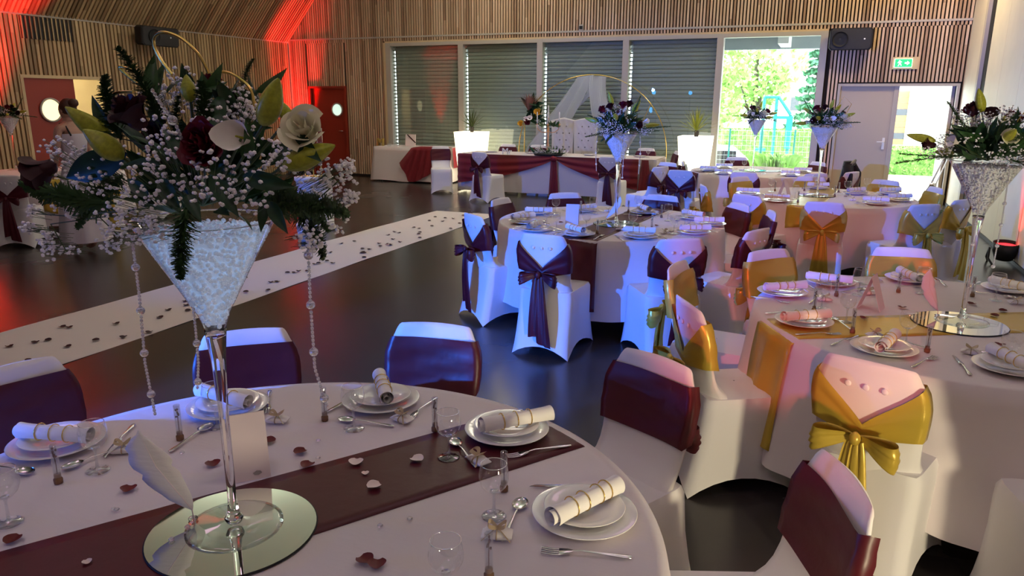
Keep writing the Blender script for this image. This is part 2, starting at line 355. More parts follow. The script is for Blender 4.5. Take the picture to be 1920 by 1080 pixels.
# sloping timber ceiling on the left, flat above
sl = MB(); ang = math.atan2(.93,.84); L = 4.2
sl.add([(XL,YR,3.06),(XL,YB,3.06),(XL+L*math.cos(ang),YB,3.06+L*math.sin(ang)),(XL+L*math.cos(ang),YR,3.06+L*math.sin(ang))],[(0,1,2,3)])
struct(MB().b2(XL+L*math.cos(ang)-.02,XR,YR,YB+.1,3.06+L*math.sin(ang),3.12+L*math.sin(ang)).build('ceiling_flat',mat('pale_ceiling',(.72,.74,.64),.8),None,False))
ceil = struct(sl.build('ceiling','slat_gap',None,False))
cb = MB(); y = -1
while y < YB-.02:
    c, s = math.cos(ang), math.sin(ang); p = (XL+1.25*c+.012, y, 3.06+1.25*s-.03)
    cb.box(p,(2.5,.046,.034),0,0,-ang); y += .075
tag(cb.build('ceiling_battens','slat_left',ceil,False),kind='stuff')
# right wall of cream folding panels
wr = struct(MB().b2(XR,XR+.1,YR,YB+.1,0,7.2).build('wall_right','cream',None,False))
for (a, b) in ((13.32,14.76),(11.90,12.90),(10.75,11.895),(9.62,10.745),(8.45,9.55),(7.3,8.445),(6.1,7.295),(4.9,6.095)):
    MB().b2(XR-.045,XR,a,b,.02,4.4).build('panel','cream',wr,False)
MB().b2(XR-.10,XR-.0,13.18,13.32,0,4.4).build('panel_post','frame',wr,False)
MB().b2(XR-.05,XR,12.90,13.18,0,4.4).build('panel_gap','dark',wr,False)
MB().b2(XR-.05,XR-.02,9.55,9.62,0,4.4).build('panel_post','frame',wr,False)
struct(MB().b2(XR-.06,XR-.045,4.9,YB,0,.04).build('baseboard_right','dark',None,False))
struct(MB().b2(XL-.1,XR+.1,YR-.1,YR,0,7.2).build('wall_rear','cream',None,False))
# speakers, sensor, exit sign
def speaker(loc, rz, tilt, label, wdt=.68, hgt=.36):
    r = empty('wall_speaker',loc,rz,label,'speaker')
    b = MB(); ring = lambda y, s: [(sx*s*wdt/2, y, sz*s*hgt/2) for sx, sz in ((-1,-.8),(-.9,-1),(.9,-1),(1,-.8),(1,.8),(.9,1),(-.9,1),(-1,.8))]
    b.loft([ring(.28,.75), ring(.16,.98), ring(.02,1), ring(0,.97)]); b.xf(Matrix.Rotation(tilt,4,'X'))
    b.build('cabinet','dark',r,False)
    g = MB().loft([ring(-.004,.93),ring(-.012,.9)]).xf(Matrix.Rotation(tilt,4,'X')); g.build('grille',M['grille'],r,False)
    MB().lathe([(.02,0),(.08,.012),(.12,.004),(.125,.02)],20).xf(Matrix.Rotation(tilt,4,'X') @ Matrix.Translation((-.17,-.012,0)) @ Matrix.Rotation(PI/2,4,'X')).build('woofer','dark',r)
    MB().b2(.20,.225,-.016,-.010,-.012,.012).xf(Matrix.Rotation(tilt,4,'X')).build('badge','white',r,False)
    MB().b2(-.36,-.30,.10,.16,-.05,.05).b2(.30,.36,.10,.16,-.05,.05).b2(-.05,.05,.25,.42,-.04,.04).build('bracket','dark',r,False)
    return r
M['grille'] = mat('speaker_grille',(.030,.030,.034),.6,bump=.6,bscale=400)
speaker((.29,YB-.36,2.77),0,.10,'black loudspeaker mounted on the timber wall right of the bare window')
speaker((XL+.40,10.72,2.83),PI/2+.0,.10,'black loudspeaker high on the left wall under the sloping ceiling',.86,.34)
sn = empty('wall_sensor',(-4.61,YB,3.13),0,'small square black sensor on the timber battens above the shutters','sensor')
MB().b2(-.045,.045,-.02,0,-.06,.06).build('plate','frame',sn,False); MB().b2(-.03,.03,-.035,-.02,-.03,.03).build('lens','dark',sn,False)
ex = empty('exit_sign',(1.16,YB-.01,2.38),0,'lit green emergency exit sign above the beige double door','sign')
M['exit_g'] = mat('exit_green',(.02,.5,.15),.4,emit=(.03,.75,.22),estr=.9); M['exit_w'] = mat('exit_white',(.8,.9,.8),.4,emit=(.75,1,.8),estr=1.6)
MB().b2(-.17,.24,-.012,.0,-.10,.10).build('back_board','jamb',ex,False)
MB().b2(-.13,.13,-.05,-.012,-.065,.065).build('housing','exit_g',ex,False)
MB().b2(-.135,.135,-.045,-.015,-.07,-.065).b2(-.135,.135,-.045,-.015,.065,.07).b2(-.137,-.13,-.045,-.015,-.07,.07).b2(.13,.137,-.045,-.015,-.07,.07).build('rim','exit_w',ex,False)
man = MB().ball((-.062,-.052,.036),(.013,.003,.013),1); man.add([(-.085,-.053,-.05),(-.07,-.053,-.05),(-.055,-.053,-.012),(-.035,-.053,-.045),(-.022,-.053,-.04),(-.040,-.053,.0),(-.045,-.053,.022),(-.025,-.053,.012),(-.022,-.053,.02),(-.045,-.053,.032),(-.075,-.053,.026),(-.092,-.053,.0),(-.084,-.053,-.004),(-.070,-.053,.012),(-.066,-.053,-.01)],[tuple(range(15))])
man.build('running_figure','exit_w',ex,False)
MB().add([(.02,-.053,.012),(.055,-.053,.012),(.055,-.053,.038),(.098,-.053,0),(.055,-.053,-.038),(.055,-.053,-.012),(.02,-.053,-.012)],[(0,1,2,3,4,5,6)]).build('arrow','exit_w',ex,False)
# stage lamps
def par_can(loc, aimv, label, lens):
    r = empty('floor_spotlight',loc,0,label,'spotlight')
    q = Vector(aimv).to_track_quat('Z','Y').to_matrix().to_4x4(); T = Matrix.Translation((0,0,.17)) @ q
    MB().lathe([(0,-.13),(.09,-.12),(.125,-.02),(.13,.07),(.12,.07),(.118,.03)],20).xf(T).build('housing','dark',r)
    MB().lathe([(0,.032),(.118,.032)],20).xf(T).build('lens',lens,r)
    MB().tube([(-.15,0,.17),(-.16,.05,.06),(-.13,.13,.008)],.012).tube([(.15,0,.17),(.16,.05,.06),(.13,.13,.008)],.012).tube([(-.15,0,.17),(-.16,-.05,.06),(-.13,-.13,.008)],.012).tube([(.15,0,.17),(.16,-.05,.06),(.13,-.13,.008)],.012).build('yoke','dark',r)
    return r
M['lens_red'] = mat('red_lens',(.5,.01,.01),.3,emit=(1,.03,.04),estr=2.2)
M['lens_warm'] = mat('warm_lens',(.5,.4,.2),.3,emit=(1,.8,.5),estr=3)
M['lens_blue'] = mat('blue_lens',(.1,.3,.6),.3,emit=(.05,.45,1),estr=9)
par_can((2.0,9.53,0),(.0,-.12,1),'black floor spotlight glowing red beside the cream wall','lens_red')
par_can((-11.45,14.45,0),(0,0,1),'black floor spotlight lighting the far left corner red','lens_red')
par_can((-11.45,7.2,0),(0,0,1),'black floor spotlight lighting the left wall red','lens_red')
# two blue heads on stands behind the camera; they show as reflections in the shutters' glass
for k, (x, y, z) in enumerate(BSRC):
    r = empty('blue_stage_light',(x,y-.12,0),0,('blue stage light on a stand behind the tables','second blue stage light on a stand, nearer the left')[k],'spotlight')
    MB().tube([(0,-.02,0),(0,-.02,z-.15)],.018).tube([(0,-.02,.3),(.4,-.2,.01)],.012).tube([(0,-.02,.3),(-.4,-.2,.01)],.012).tube([(0,-.02,.3),(0,.4,.01)],.012).build('stand','dark',r)
    MB().lathe([(0,-.16),(.08,-.14),(.10,.04),(.095,.04),(.09,.0)],16).xf(Matrix.Translation((0,-.06,z)) @ Matrix.Rotation(-PI/2,4,'X')).build('housing','dark',r)
    MB().lathe([(0,0),(.085,.0)],16).xf(Matrix.Translation((0,-.055,z)) @ Matrix.Rotation(-PI/2,4,'X')).build('lens','lens_blue',r)

par_can((-6.70,-1.68,1.18),(.8,.6,.1),'blue floor spotlight on a crate left behind the tables','lens_blue')  # can and crate added to give the low blue fill a fixture
tag(MB().b2(-6.85,-6.45,-1.85,-1.5,0,1.18).build('crate','dark',None,False),'black flight crate under the low blue spotlight','crate')  # added, unseen: only carries the made-up blue can
# ================================================================== OUTSIDE, beyond the bare window and the open door
M['paving'] = mat('paving',(.60,.58,.54),.8,var=.06); M['hedge'] = mat('hedge',(.20,.42,.08),.7,var=.5,vscale=9); M['tree'] = mat('tree_leaves',(.34,.56,.15),.7,var=.3,vscale=3)
M['conifer'] = mat('conifer',(.08,.25,.13),.7,var=.3); M['roof'] = mat('slate_roof',(.20,.19,.22),.7,var=.1); M['render'] = mat('white_render',(.80,.79,.76),.8)
M['teal'] = mat('teal_paint',(.02,.22,.20),.4); M['plank'] = mat('larch_plank',(.46,.27,.10),.6,var=.15); M['slate'] = mat('grey_band',(.10,.11,.12),.6)
M['bark'] = mat('bark',(.12,.10,.08),.9); M['concrete'] = mat('canopy_concrete',(.30,.34,.35),.8)
struct(MB().b2(-40,40,YB+.12,19.3,-.14,-.02).b2(.6,40,19.3,80,-.14,-.02).b2(-40,.6,19.3,80,-.95,-.85).build('ground','paving',None,False))
cn = empty('entrance_canopy',(-1,16.9,0),0,'grey canopy with a white beam outside the bare window','canopy')
MB().b2(-8,8.5,-1.8,.4,3.04,3.2).b2(-8,8.5,.3,.45,2.80,3.05).build('roof_slab','concrete',cn,False)
MB().box((.12,-.15,2.93),(.20,1.5,.2),.0).build('beam','render',cn,False)
def leafball(mb, c, r, n, s):
    for _ in range(n):
        v = Vector((random.gauss(0,1),random.gauss(0,1),random.gauss(0,1))).normalized()*random.uniform(.55,1)
        p = Vector((c[0]+v.x*r[0], c[1]+v.y*r[1], c[2]+v.z*r[2])); a = Vector((random.uniform(-1,1),random.uniform(-1,1),random.uniform(-1,1))).normalized()*s; b = a.orthogonal().normalized()*s*.6
        mb.add([p-a,p+b,p+a,p-b],[(0,1,2,3)])
for (x, y, h, rr, nm, mt, lab) in ((-2.35,28,5.2,1.9,'tree','tree','light green leafy tree with a slim trunk outside the window'),(-3.9,31,4.3,1.4,'tree','tree','pale green tree at the left edge of the bare window'),):
    t = empty(nm,(x,y,-.86),0,lab,'tree'); h += .6; c = MB()
    for _ in range(9): leafball(c,(random.uniform(-rr,rr)*.6,random.uniform(-1,1),h*.62+random.uniform(-.28,.28)*h),(rr*.45,rr*.4,rr*.38),170,.12)
    c.build('foliage',mt,t,False); MB().tube([(0,0,0),(.05,0,h*.4),(.0,0,h*.8)],[.16,.12,.05],8).tube([(.04,0,h*.35),(.5,0,h*.6)],[.07,.03],6).tube([(.04,0,h*.3),(-.5,.1,h*.55)],[.06,.03],6).build('trunk','bark',t)
t = empty('conifer_tree',(-.35,30,-.86),0,'dark green conifer at the right edge of the bare window','tree'); c = MB()
for k in range(12):
    z = 1.6+k*.3; rad = 1.1*(1-k/13)
    for j in range(34): a = random.uniform(0,2*PI); q = random.uniform(.3,1)*rad; leafball(c,(q*math.cos(a),q*math.sin(a),z-q*.22),(.1,.1,.08),3,.13)
c.build('foliage','conifer',t,False); MB().tube([(0,0,0),(0,0,5.0)],[.13,.03],8).build('trunk','bark',t)
hs = empty('white_house',(-.2,38,-.0),0,'white house with a grey slate roof far outside the window','house')
MB().b2(-2.2,4,0,6,-.86,3.2).build('wall','render',hs,False)
MB().add([(-2.6,-.4,3.1),(4.4,-.4,3.1),(4.4,3,4.6),(-1.4,3,4.6),(-2.6,6.4,3.1),(4.4,6.4,3.1)],[(0,1,2,3),(3,2,5,4),(0,3,4)]).build('roof','roof',hs,False)
f = MB().b2(-1.35,-.5,-.05,0,1.25,1.95).build('window','frame',hs,False)
for k in (0,1): MB().b2(-1.31+k*.42,-.96+k*.42,-.07,-.05,1.3,1.9).build('pane','slate',f,False)
pg = empty('playground_frame',(-1.35,24,-.0),0,'teal playground climbing frame behind the fence','climbing frame')
f = lambda pts, r=.05: MB().tube(pts,r,6)
MB().tube([(-.35,0,-.85),(-.35,0,1.85)],.05).tube([(.0,0,-.85),(.0,0,1.85)],.05).tube([(.42,0,-.85),(.42,0,1.35)],.05).tube([(-.35,0,1.85),(.05,0,1.85),(.42,0,1.35)],.05).build('frame','teal',pg)
MB().b2(-.1,.5,-.1,.5,1.22,1.30).build('platform','teal',pg,False); MB().b2(.32,.50,-.1,-.04,.35,1.22).build('side_panel','teal',pg,False)
MB().tube([(-.55,0,.3),(-.35,0,.3),(-.2,0,.3)],.06).build('rung','teal',pg)
fe = empty('wire_fence',(-1.2,19.2,-.02),0,'pale wire fence across the garden outside the window','fence')
pm = MB().tube([(0,0,-.02),(0,0,1.1)],.022).mesh('post','teal')
for k in range(7): put('post',pm,fe,(-2.4+k*.75,0,0))
wm = MB()
for k in range(9): wm.tube([(-2.4,0,.1+k*.12),(2.1,0,.1+k*.12)],.003,4)
for k in range(46): wm.tube([(-2.4+k*.1,0,.05),(-2.4+k*.1,0,1.08)],.0025,4)
tag(wm.build('wire_mesh','steel',fe),kind='stuff')
# parked car, rear seen at the lower left of the pane
car = empty('parked_car',(-2.9,21.6,-.85),.15,'pale grey car parked at the lower left of the bare window','car')
M['car'] = mat('car_paint',(.62,.66,.70),.25,coat=.8)
prof = [(-2.0,.35),(-2.05,.62),(-1.9,.86),(-1.55,.92),(-1.1,1.30),(-.2,1.42),(.7,1.34),(1.15,.95),(1.85,.80),(2.0,.55),(1.95,.33)]
bd = MB(); rows = []
for yy, s in ((-.80,.86),(-.78,.97),(-.6,1),(.6,1),(.78,.97),(.80,.86)): rows.append([(px, yy*(1 if pz < .9 else .86), .33+(pz-.33)*s) for px, pz in prof])
bd.grid(rows); bd.cap(rows[0],True); bd.cap(rows[-1]); bd.build('body','car',car,auto=35)
for sx in (-1.25,1.25):
    for sy in (-.78,.78): MB().lathe([(0,-.09),(.22,-.09),(.31,-.06),(.31,.06),(.22,.09),(0,.09)],18).xf(Matrix.Translation((sx,sy,.31)) @ Matrix.Rotation(PI/2,4,'X')).build('wheel','dark',car)
MB().b2(-1.05,-.3,-.80,-.74,.95,1.28).b2(-.2,.7,-.80,-.74,.95,1.28).build('side_window','dark',car,False)
b = empty('grass_clump',(-.95,18.6,0),0,'pale green clump of tall grass below the bare window','plant'); c = MB()
for _ in range(500):
    a = random.uniform(0,2*PI); q = random.uniform(0,.35); h = random.uniform(.25,.55); dx, dy = math.cos(a)*random.uniform(.1,.45), math.sin(a)*random.uniform(.1,.45)
    p = Vector((q*math.cos(a),q*math.sin(a),-.02)); s = Vector((-math.sin(a),math.cos(a),0))*.008
    c.add([p-s,p+s,p+Vector((dx*.5,dy*.5,h))+s,p+Vector((dx,dy,h*1.05)),p+Vector((dx*.5,dy*.5,h))-s],[(0,1,2,3,4)])
c.build('blades','tree',b,False)
for (x, y, sx, sz, lab) in ((2.7,21.0,1.9,.66,'low clipped green hedge outside the open door'),(-1.9,26,2.4,1.7,'green hedge behind the playground fence')):
    hd = empty('hedge',(x,y,-.02 if x > 0 else -.86),0,lab,'hedge'); c = MB(); c.b2(-sx+.05,sx-.05,-.3,.3,-.02,sz-.05)
    for _ in range(2600):
        px, py, pz = random.uniform(-sx,sx), random.choice((-.33,.33,random.uniform(-.3,.3))), random.uniform(0,sz)
        if abs(py) < .32: pz = sz
        p = Vector((px,py,pz)); a = Vector((random.uniform(-1,1),random.uniform(-1,1),random.uniform(-1,1))).normalized()*.05; bb = a.orthogonal().normalized()*.03
        c.add([p-a,p+bb,p+a,p-bb],[(0,1,2,3)])
    c.build('foliage','hedge',hd,False)
nb = empty('clad_building',(1.9,22.6,0),0,'white building with larch plank bands seen through the open door','building')
MB().b2(-.9,5,0,4,-.02,5).build('wall','render',nb,False)
for k in range(9):
    MB().b2(-.75,.12,-.04,0,.62+k*.155,.765+k*.155).build('plank',('slate' if k in (1,5) else 'plank'),nb,False)
MB().b2(.12,.19,-.06,0,.5,2.2).build('corner_trim','render',nb,False)

# ================================================================== FURNITURE
TB = dict(A=(-1.15,1.22,.96),B=(.67,3.87,.91),C=(-1.6,6.08,.94),D=(.08,8.62,.90),E=(-.83,11.38,.93),F=(-9.85,7.1,.93))
def skirt(R, seed, z0=.16, zt=.75, seg=168, nf=9):
    rnd = random.Random(seed); ph = [rnd.uniform(0,2*PI) for _ in range(4)]; rows = []
    rows.append([(0.001*math.cos(2*PI*j/seg),.001*math.sin(2*PI*j/seg),zt) for j in range(seg)])
    for rr in (.3,.6,.85,.97): rows.append([(R*rr*math.cos(2*PI*j/seg),R*rr*math.sin(2*PI*j/seg),zt) for j in range(seg)])
    for k in range(11):
        t = k/10; row = []
        for j in range(seg):
            a = 2*PI*j/seg; fold = .55*math.sin(nf*a+ph[0]+.5*math.sin(3*a+ph[1]))+.3*math.sin((nf*2-1)*a+ph[2])+.15*math.sin(5*a+ph[3])
            r = R+.008*math.sin(min(1,t*8)*PI/2)+(.055*t+.105*t**1.3*fold)
            z = zt-.003-(zt-z0)*t+(0 if t < .99 else .02*math.sin(4*a+ph[1]))
            if k == 0: z = zt-.001; r = R
            row.append((r*math.cos(a),r*math.sin(a),z))
        rows.append(row)
    return MB().grid(rows,True)
def round_table(key, label, clabel, seed, z0=.16, nf=9):
    x, y, R = TB[key]
    t = empty('round_table',(x,y,0),0,label,'table','round banquet tables under cloths')
    MB().lathe([(0,.70),(R-.02,.70),(R-.01,.72),(R-.02,.742),(0,.742)],48).build('tabletop','jamb',t)
    for k in range(4):
        a = PI/4+k*PI/2; MB().tube([(.55*math.cos(a),.55*math.sin(a),.70),(.62*math.cos(a),.62*math.sin(a),.0)],.014).build('leg','steel',t)
    c = skirt(R,seed,z0,nf=nf).build('tablecloth','cloth',None,True,(x,y,0)); tag(c,clabel,'tablecloth','white round tablecloths')
    if seed: c.rotation_euler.z = 0
    return t
round_table('A','folding round table nearest the camera, under its cloth','white cloth on the nearest table with a burgundy runner',3)
round_table('B','folding round table at the right under the gold runner','white cloth hanging from the right-hand table with a gold runner',11)
round_table('C','folding round table in the middle of the hall','white cloth on the middle table with a burgundy runner, lit blue',5)
round_table('D','folding round table before the beige double door','white cloth on the table ringed with gold-sashed chairs',8)
round_table('E','folding round table before the bare window','white cloth on the far table by the bare window',21)
round_table('F','folding round table at far left by the red door','white cloth on the far left table before the open red door',31)
def runner(key, p0, ang, wdt, m, label, drop=.36):
    x, y, R = TB[key]; d = Vector((math.cos(ang),math.sin(ang),0)); n = Vector((-d.y,d.x,0)); c = Vector((p0[0]-x,p0[1]-y,0)); c = n*c.dot(n)
    rows = []
    for i in range(61):
        s = -R-drop+(2*(R+drop))*i/60; row = []
        for j in range(9):
            q = c+n*(wdt*(j/8-.5)); half = math.sqrt(max(.01,R*R-q.dot(n)**2))
            p = q+d*max(-half,min(half,s)); over = abs(s)-half
            z = .7525
            if over > 0:
                rad = p.normalized(); zz = min(over,.52); t = zz/.6
                p = rad*(R+.014+.07*t+.012*math.sin(j*1.4+i*.2)*min(1,t*3)) ; z = .7525-zz
                p += n*0
            row.append((x+p.x,y+p.y,z))
        rows.append(row)
    o = MB().grid(rows).build('table_runner',m); tag(o,label,'table runner','satin table runners')
    sol = o.modifiers.new('thickness','SOLIDIFY'); sol.thickness = .0012; sol.offset = 1
    return o
def ang2(a, b): return math.atan2(b[1]-a[1],b[0]-a[0])
_a, _b = (-1.460,0.885), (-0.699,2.041)
runner('A',_b,ang2(_a,_b),.33,'burg','burgundy satin runner crossing the nearest table',.5)
_a, _b = (-0.141,3.393), (0.899,3.945)
runner('B',_b,ang2(_a,_b),.31,'gold_s','gold satin runner crossing the right-hand table',.62)
_a, _b = (-1.595,5.187), (-1.427,6.799)
runner('C',_a,ang2(_a,_b),.31,'burg','burgundy satin runner hanging over the front of the middle table',.55)
_a, _b = (-0.076,7.792), (0.080,9.552)
runner('D',(.0,8.6),1.45,.30,'gold_s','gold satin runner on the table ringed with gold-sashed chairs',.2)
runner('E',(-.83,11.4),.5,.30,'burg','burgundy satin runner on the far table by the bare window',.2)
runner('F',(-9.5,7.2),2.2,.30,'gold_s','gold satin runner on the far left table',.4)
# aisle carpet
rows = [[(x+.012*math.sin(y*1.3+x), y, .003+.002*math.sin(y*5+x*3)) for x in [-5.66+1.07*j/8 for j in range(9)]] for y in [-1.0+11.55*i/90 for i in range(91)]]
ac = MB().grid(rows).build('aisle_carpet',mat('aisle_cloth',(.74,.67,.64),.85,bump=.3,bscale=3,bdist=.01)); tag(ac,'long white aisle carpet scattered with dark petals','carpet')
# ------------------------------------------------------------------ covered banquet chair
ZT = .87
def bw(z):
    pts = [(.40,.185),(.50,.178),(.60,.186),(.67,.195),(.74,.196),(.79,.184),(.83,.163),(.855,.156),(.87,.150)]
    for (a, u), (b, v) in zip(pts, pts[1:]):
        if z <= b: return u+(v-u)*max(0,(z-a))/(b-a)
    return pts[-1][1]
def yback(z, x): return .075*(1-((z-.40)/.47)) + .55*x*x
def yfront(z, x): return yback(z,x)+.042+.17*math.exp(-max(0,z-.43)/.055)
def chair_cover():
    m = MB(); rings = []
    for z, hx, y0, y1, arc in ((0,.222,-.01,.53,.075),(.07,.212,.008,.52,.05),(.16,.205,.03,.508,.02),(.28,.20,.055,.50,0),(.38,.20,.068,.50,0),(.435,.198,.072,.498,0),(.46,.188,.08,.485,0)):
        ring = []; hy = (y1-y0)/2; cy = (y0+y1)/2
        for side, (ax, ay, bx, by) in enumerate(((-1,-1,1,-1),(1,-1,1,1),(1,1,-1,1),(-1,1,-1,-1))):
            for k in range(8):
                t = k/8; px, py = ax+(bx-ax)*t, ay+(by-ay)*t; s = 1-(2*t-1)**2
                inn = .10*s*(1-z/.3 if z < .3 else 0) if side != 3 else .10*s*(1-z/.3 if z < .3 else 0)
                cor = .96 if k == 0 else 1
                if side in (0,2): py *= 1-inn*.35
                else: px *= 1-inn
                ring.append((px*hx*cor, cy+py*hy*cor, z+arc*s))
        rings.append(ring)
    m.grid(rings,True)
    top = rings[-1]; cx = sum(p[0] for p in top)/32; cy = sum(p[1] for p in top)/32
    m.grid([[(cx+(p[0]-cx)*s,cy+(p[1]-cy)*s,p[2]+(1-s)*.014) for p in top] for s in (1,.93,.6,.2,.02)],True)
    rr = []
    for z in (.36,.42,.46,.49,.52,.56,.60,.65,.70,.75,.79,.82,.84,.855,.865,.870):
        ring = []; wv = bw(max(.4,z)); sh = 1 if z < .858 else (.985 if z < .868 else .95)
        th = 1 if z < .84 else (.85 if z < .86 else (.55 if z < .868 else .1))
        for k in range(11):
            x = wv*sh*(-1+2*k/10); ym = (yback(z,x)+yfront(z,x))/2; hh = (yfront(z,x)-yback(z,x))/2*th; e = (1-abs(k-5)/5)**.35 if abs(k-5) < 5 else .25
            ring.append((x, ym-hh*e, z-(.007*(x/wv)**2 if z > .84 else 0)))
        for k in range(10,-1,-1):
            x = wv*sh*(-1+2*k/10); ym = (yback(z,x)+yfront(z,x))/2; hh = (yfront(z,x)-yback(z,x))/2*th; e = (1-abs(k-5)/5)**.35 if abs(k-5) < 5 else .25
            ring.append((x, ym+hh*e, z-(.007*(x/wv)**2 if z > .84 else 0)))
        rr.append(ring)
    m.grid(rr,True); m.cap(rr[-1])
    return m
me_cover = chair_cover().mesh('chair_cover','cover')
def sash_mesh(m, seed):
    rnd = random.Random(seed); cols = []
    F = 16
    def pt(s, z, front, off):
        x = s*(bw(z)+.004); return (x, (yfront(z,s*bw(z))+off) if front else (yback(z,s*bw(z))-off), z)
    rows = [[] for _ in range(8)]
    seq = [(s/F*2-1, True) for s in range(F+1)] + [(1-s/F*2, False) for s in range(F+1)]
    for s, front in seq:
        a = abs(s)
        if front: zt, zb = .815, .60
        else: zt, zb = .632+.175*a**.9, .565+.04*a
        for i in range(8):
            z = zb+(zt-zb)*i/7; off = .006+.004*math.sin(i*2.1+s*3+seed)+(.012*(1-a)**2 if not front else 0)
            e = .6 if a > .99 else 1
            rows[i].append(pt(s,z,front,off*e))
    return MB().grid(rows,True).mesh('sash',m)
def loop_mesh(side, m, big=1.0):
    rows = []
    for i in range(17):
        t = i/16; x = side*(.012+.125*big*math.sin(PI*t)**.9); y = -.030-.030*math.sin(2*PI*t)-.02*math.sin(PI*t); row = []
        wd = .026+.085*big*math.sin(PI*t)**.8
        for j in range(9):
            v = j/8-.5; row.append((x+side*.01*math.cos(v*3), y+.007*math.sin(v*22+t*3)*(.3+math.sin(PI*t)), .598+v*wd-.035*math.sin(PI*t)-.015*big*math.sin(PI*t)*v))
        rows.append(row)
    return MB().grid(rows).mesh('bow_loop',m)
def tail_mesh(side, m, zlow, spread):
    rows = []
    for i in range(15):
        t = i/14; row = []; wd = .036+.072*t**.6
        for j in range(7):
            v = j/6-.5; row.append((side*(.012+spread*t)+v*wd, -.032-.014*math.sin(t*3)+.008*math.sin(v*14+t*2)-.01*(side > 0), .59-(.59-zlow)*t-.03*v*side*(t > .95)))
        rows.append(row)
    return MB().grid(rows).mesh('sash_tail',m)
CM = {}
for nm, m in (('burg','burg'),('gold','gold_s')):
    CM[nm] = dict(sash=sash_mesh(m,1 if nm == 'burg' else 4), l=loop_mesh(-1,m,.95 if nm == 'burg' else 1.05), r=loop_mesh(1,m,.95 if nm == 'burg' else 1.05), tl=tail_mesh(-1,m,.16,.012), tr=tail_mesh(1,m,.10,.035),
        knot=MB().ball((0,-.042,.597),(.021,.018,.027),2,.06).mesh('knot',m))
for nm in ('burg','gold'):
    for k in ('l','r','tl','tr'):
        pass
def make_chair(kind):
    t = empty('banquet_chair',(0,0,0)); c = CM[kind]
    put('chair_cover',me_cover,t); put('sash',c['sash'],t)
    put('bow_loop',c['l'],t); put('bow_loop',c['r'],t); put('knot',c['knot'],t); put('sash_tail',c['tl'],t); put('sash_tail',c['tr'],t)
    for k in (-1,0,1):
        put('back_stud',me_stud,t,(k*.062,yback(.79,k*.062)-.004,.775))
    return t
me_stud = MB().ball((0,0,0),(.012,.004,.012),2).mesh('back_stud','cover')  # raised discs stand in for light shining through chair-back holes
protos = {'burg':make_chair('burg'),'gold':make_chair('gold')}
index_children()
def chair(kind, xy, key, label, group, da=0, turn=None):
    if turn is None:
        cx, cy, R_ = TB[key]; a = math.atan2(cy-xy[1],cx-xy[0])-PI/2+math.radians(da); d_ = math.hypot(cx-xy[0],cy-xy[1]); k_ = max(1,(R_+.15)/d_); xy = (cx+(xy[0]-cx)*k_,cy+(xy[1]-cy)*k_)
    else: a = math.radians(turn)
    return dup(protos[kind],(xy[0],xy[1],0),a,label,'chair',group)
def ring(kind, group, key, items):
    for px, label, da in items: chair(kind,px,key,label,group,da)
ring('burg','chairs at the nearest table','A',[((-2.044,2.189),'white covered chair with purple-lit sash behind the tall glass vase stem',0),
 ((-1.382,2.567),'white covered chair whose violet-lit sash faces us beyond the nearest table',0),
 ((-0.449,2.523),'white covered chair with burgundy sash between the nearest table and the gold-bow chairs',0),
 ((0.165,1.836),'nearest white chair at lower right with a tilted burgundy sash',-4),
 ((-2.507,1.541),'dark-sashed chair cut by the left edge of the photo',0)])
ring('gold','chairs at the gold-runner table','B',[((0.225,2.713),'white covered chair with a big shiny gold bow, back towards us',0),
 ((-0.514,3.272),'blue-lit white chair with an olive-gold bow left of the gold runner',4),
 ((-0.711,4.084),'narrow-looking chair with a ruched gold band behind the olive-gold bow',0),
 ((-0.261,4.714),'white covered chair with flat gold sash at the far left of the gold-runner table',0),
 ((0.525,5.131),'white covered chair with wide gold sash at the far side of the gold-runner table',0),
 ((1.42,4.82),'gold-sashed chair cut by the right edge beyond the gold runner',0),
 ((.98,2.42),'white covered chair cut by the lower right corner of the photo',0)])
ring('burg','chairs at the middle table','C',[((-2.513,5.234),'blue-lit chair with long dark purple tails at the left of the middle table',10),
 ((-1.684,4.613),'bright blue-lit chair with burgundy bow, back towards us, front left of the middle table',0),
 ((-0.775,4.840),'chair with burgundy bow, back towards us, front right of the middle table',0),
 ((-2.717,6.251),'chair with burgundy sash at the left end of the middle table, nearest the carpet',0),
 ((-2.219,6.826),'chair with dark red sash at the far side of the middle table',0),
 ((-1.380,7.025),'chair with deep purple sash at the far right of the middle table',0),
 ((-0.585,6.810),'tall-looking chair with burgundy sash right of the middle table',0),
 ((-0.324,5.443),'chair with a pink-lit top between the middle table and the orange-bow chair',0),
 ((-0.286,6.415),'slim-looking chair with dark bow on its right, beside the orange-bow chair',0)])
ring('gold','chairs at the table before the double door','D',[((0.082,7.186),'chair with an orange-gold bow, back towards us, studs on its back',0),
 ((0.930,7.414),'violet-lit chair with a bronze bow at the right of the double-door table',0),
 ((0.752,9.593),'gold-sashed chair before the closed beige door leaf',0),
 ((-0.055,9.486),'gold-sashed chair behind the stem of the vase by the beige door',0),
 ((-0.886,9.240),'gold-sashed chair at the far left of the double-door table',0),
 ((-0.637,7.450),'blue-lit chair top at the near left of the double-door table',0),
 ((1.202,8.975),'gold-sashed chair standing in the light of the open door',0),
 ((-1.164,8.172),'white chair seen side-on with a small gold bow, left of the double-door table',0),
 ((1.293,7.931),'white chair seen side-on with a long gold tail, nearest the cream wall',-6)])
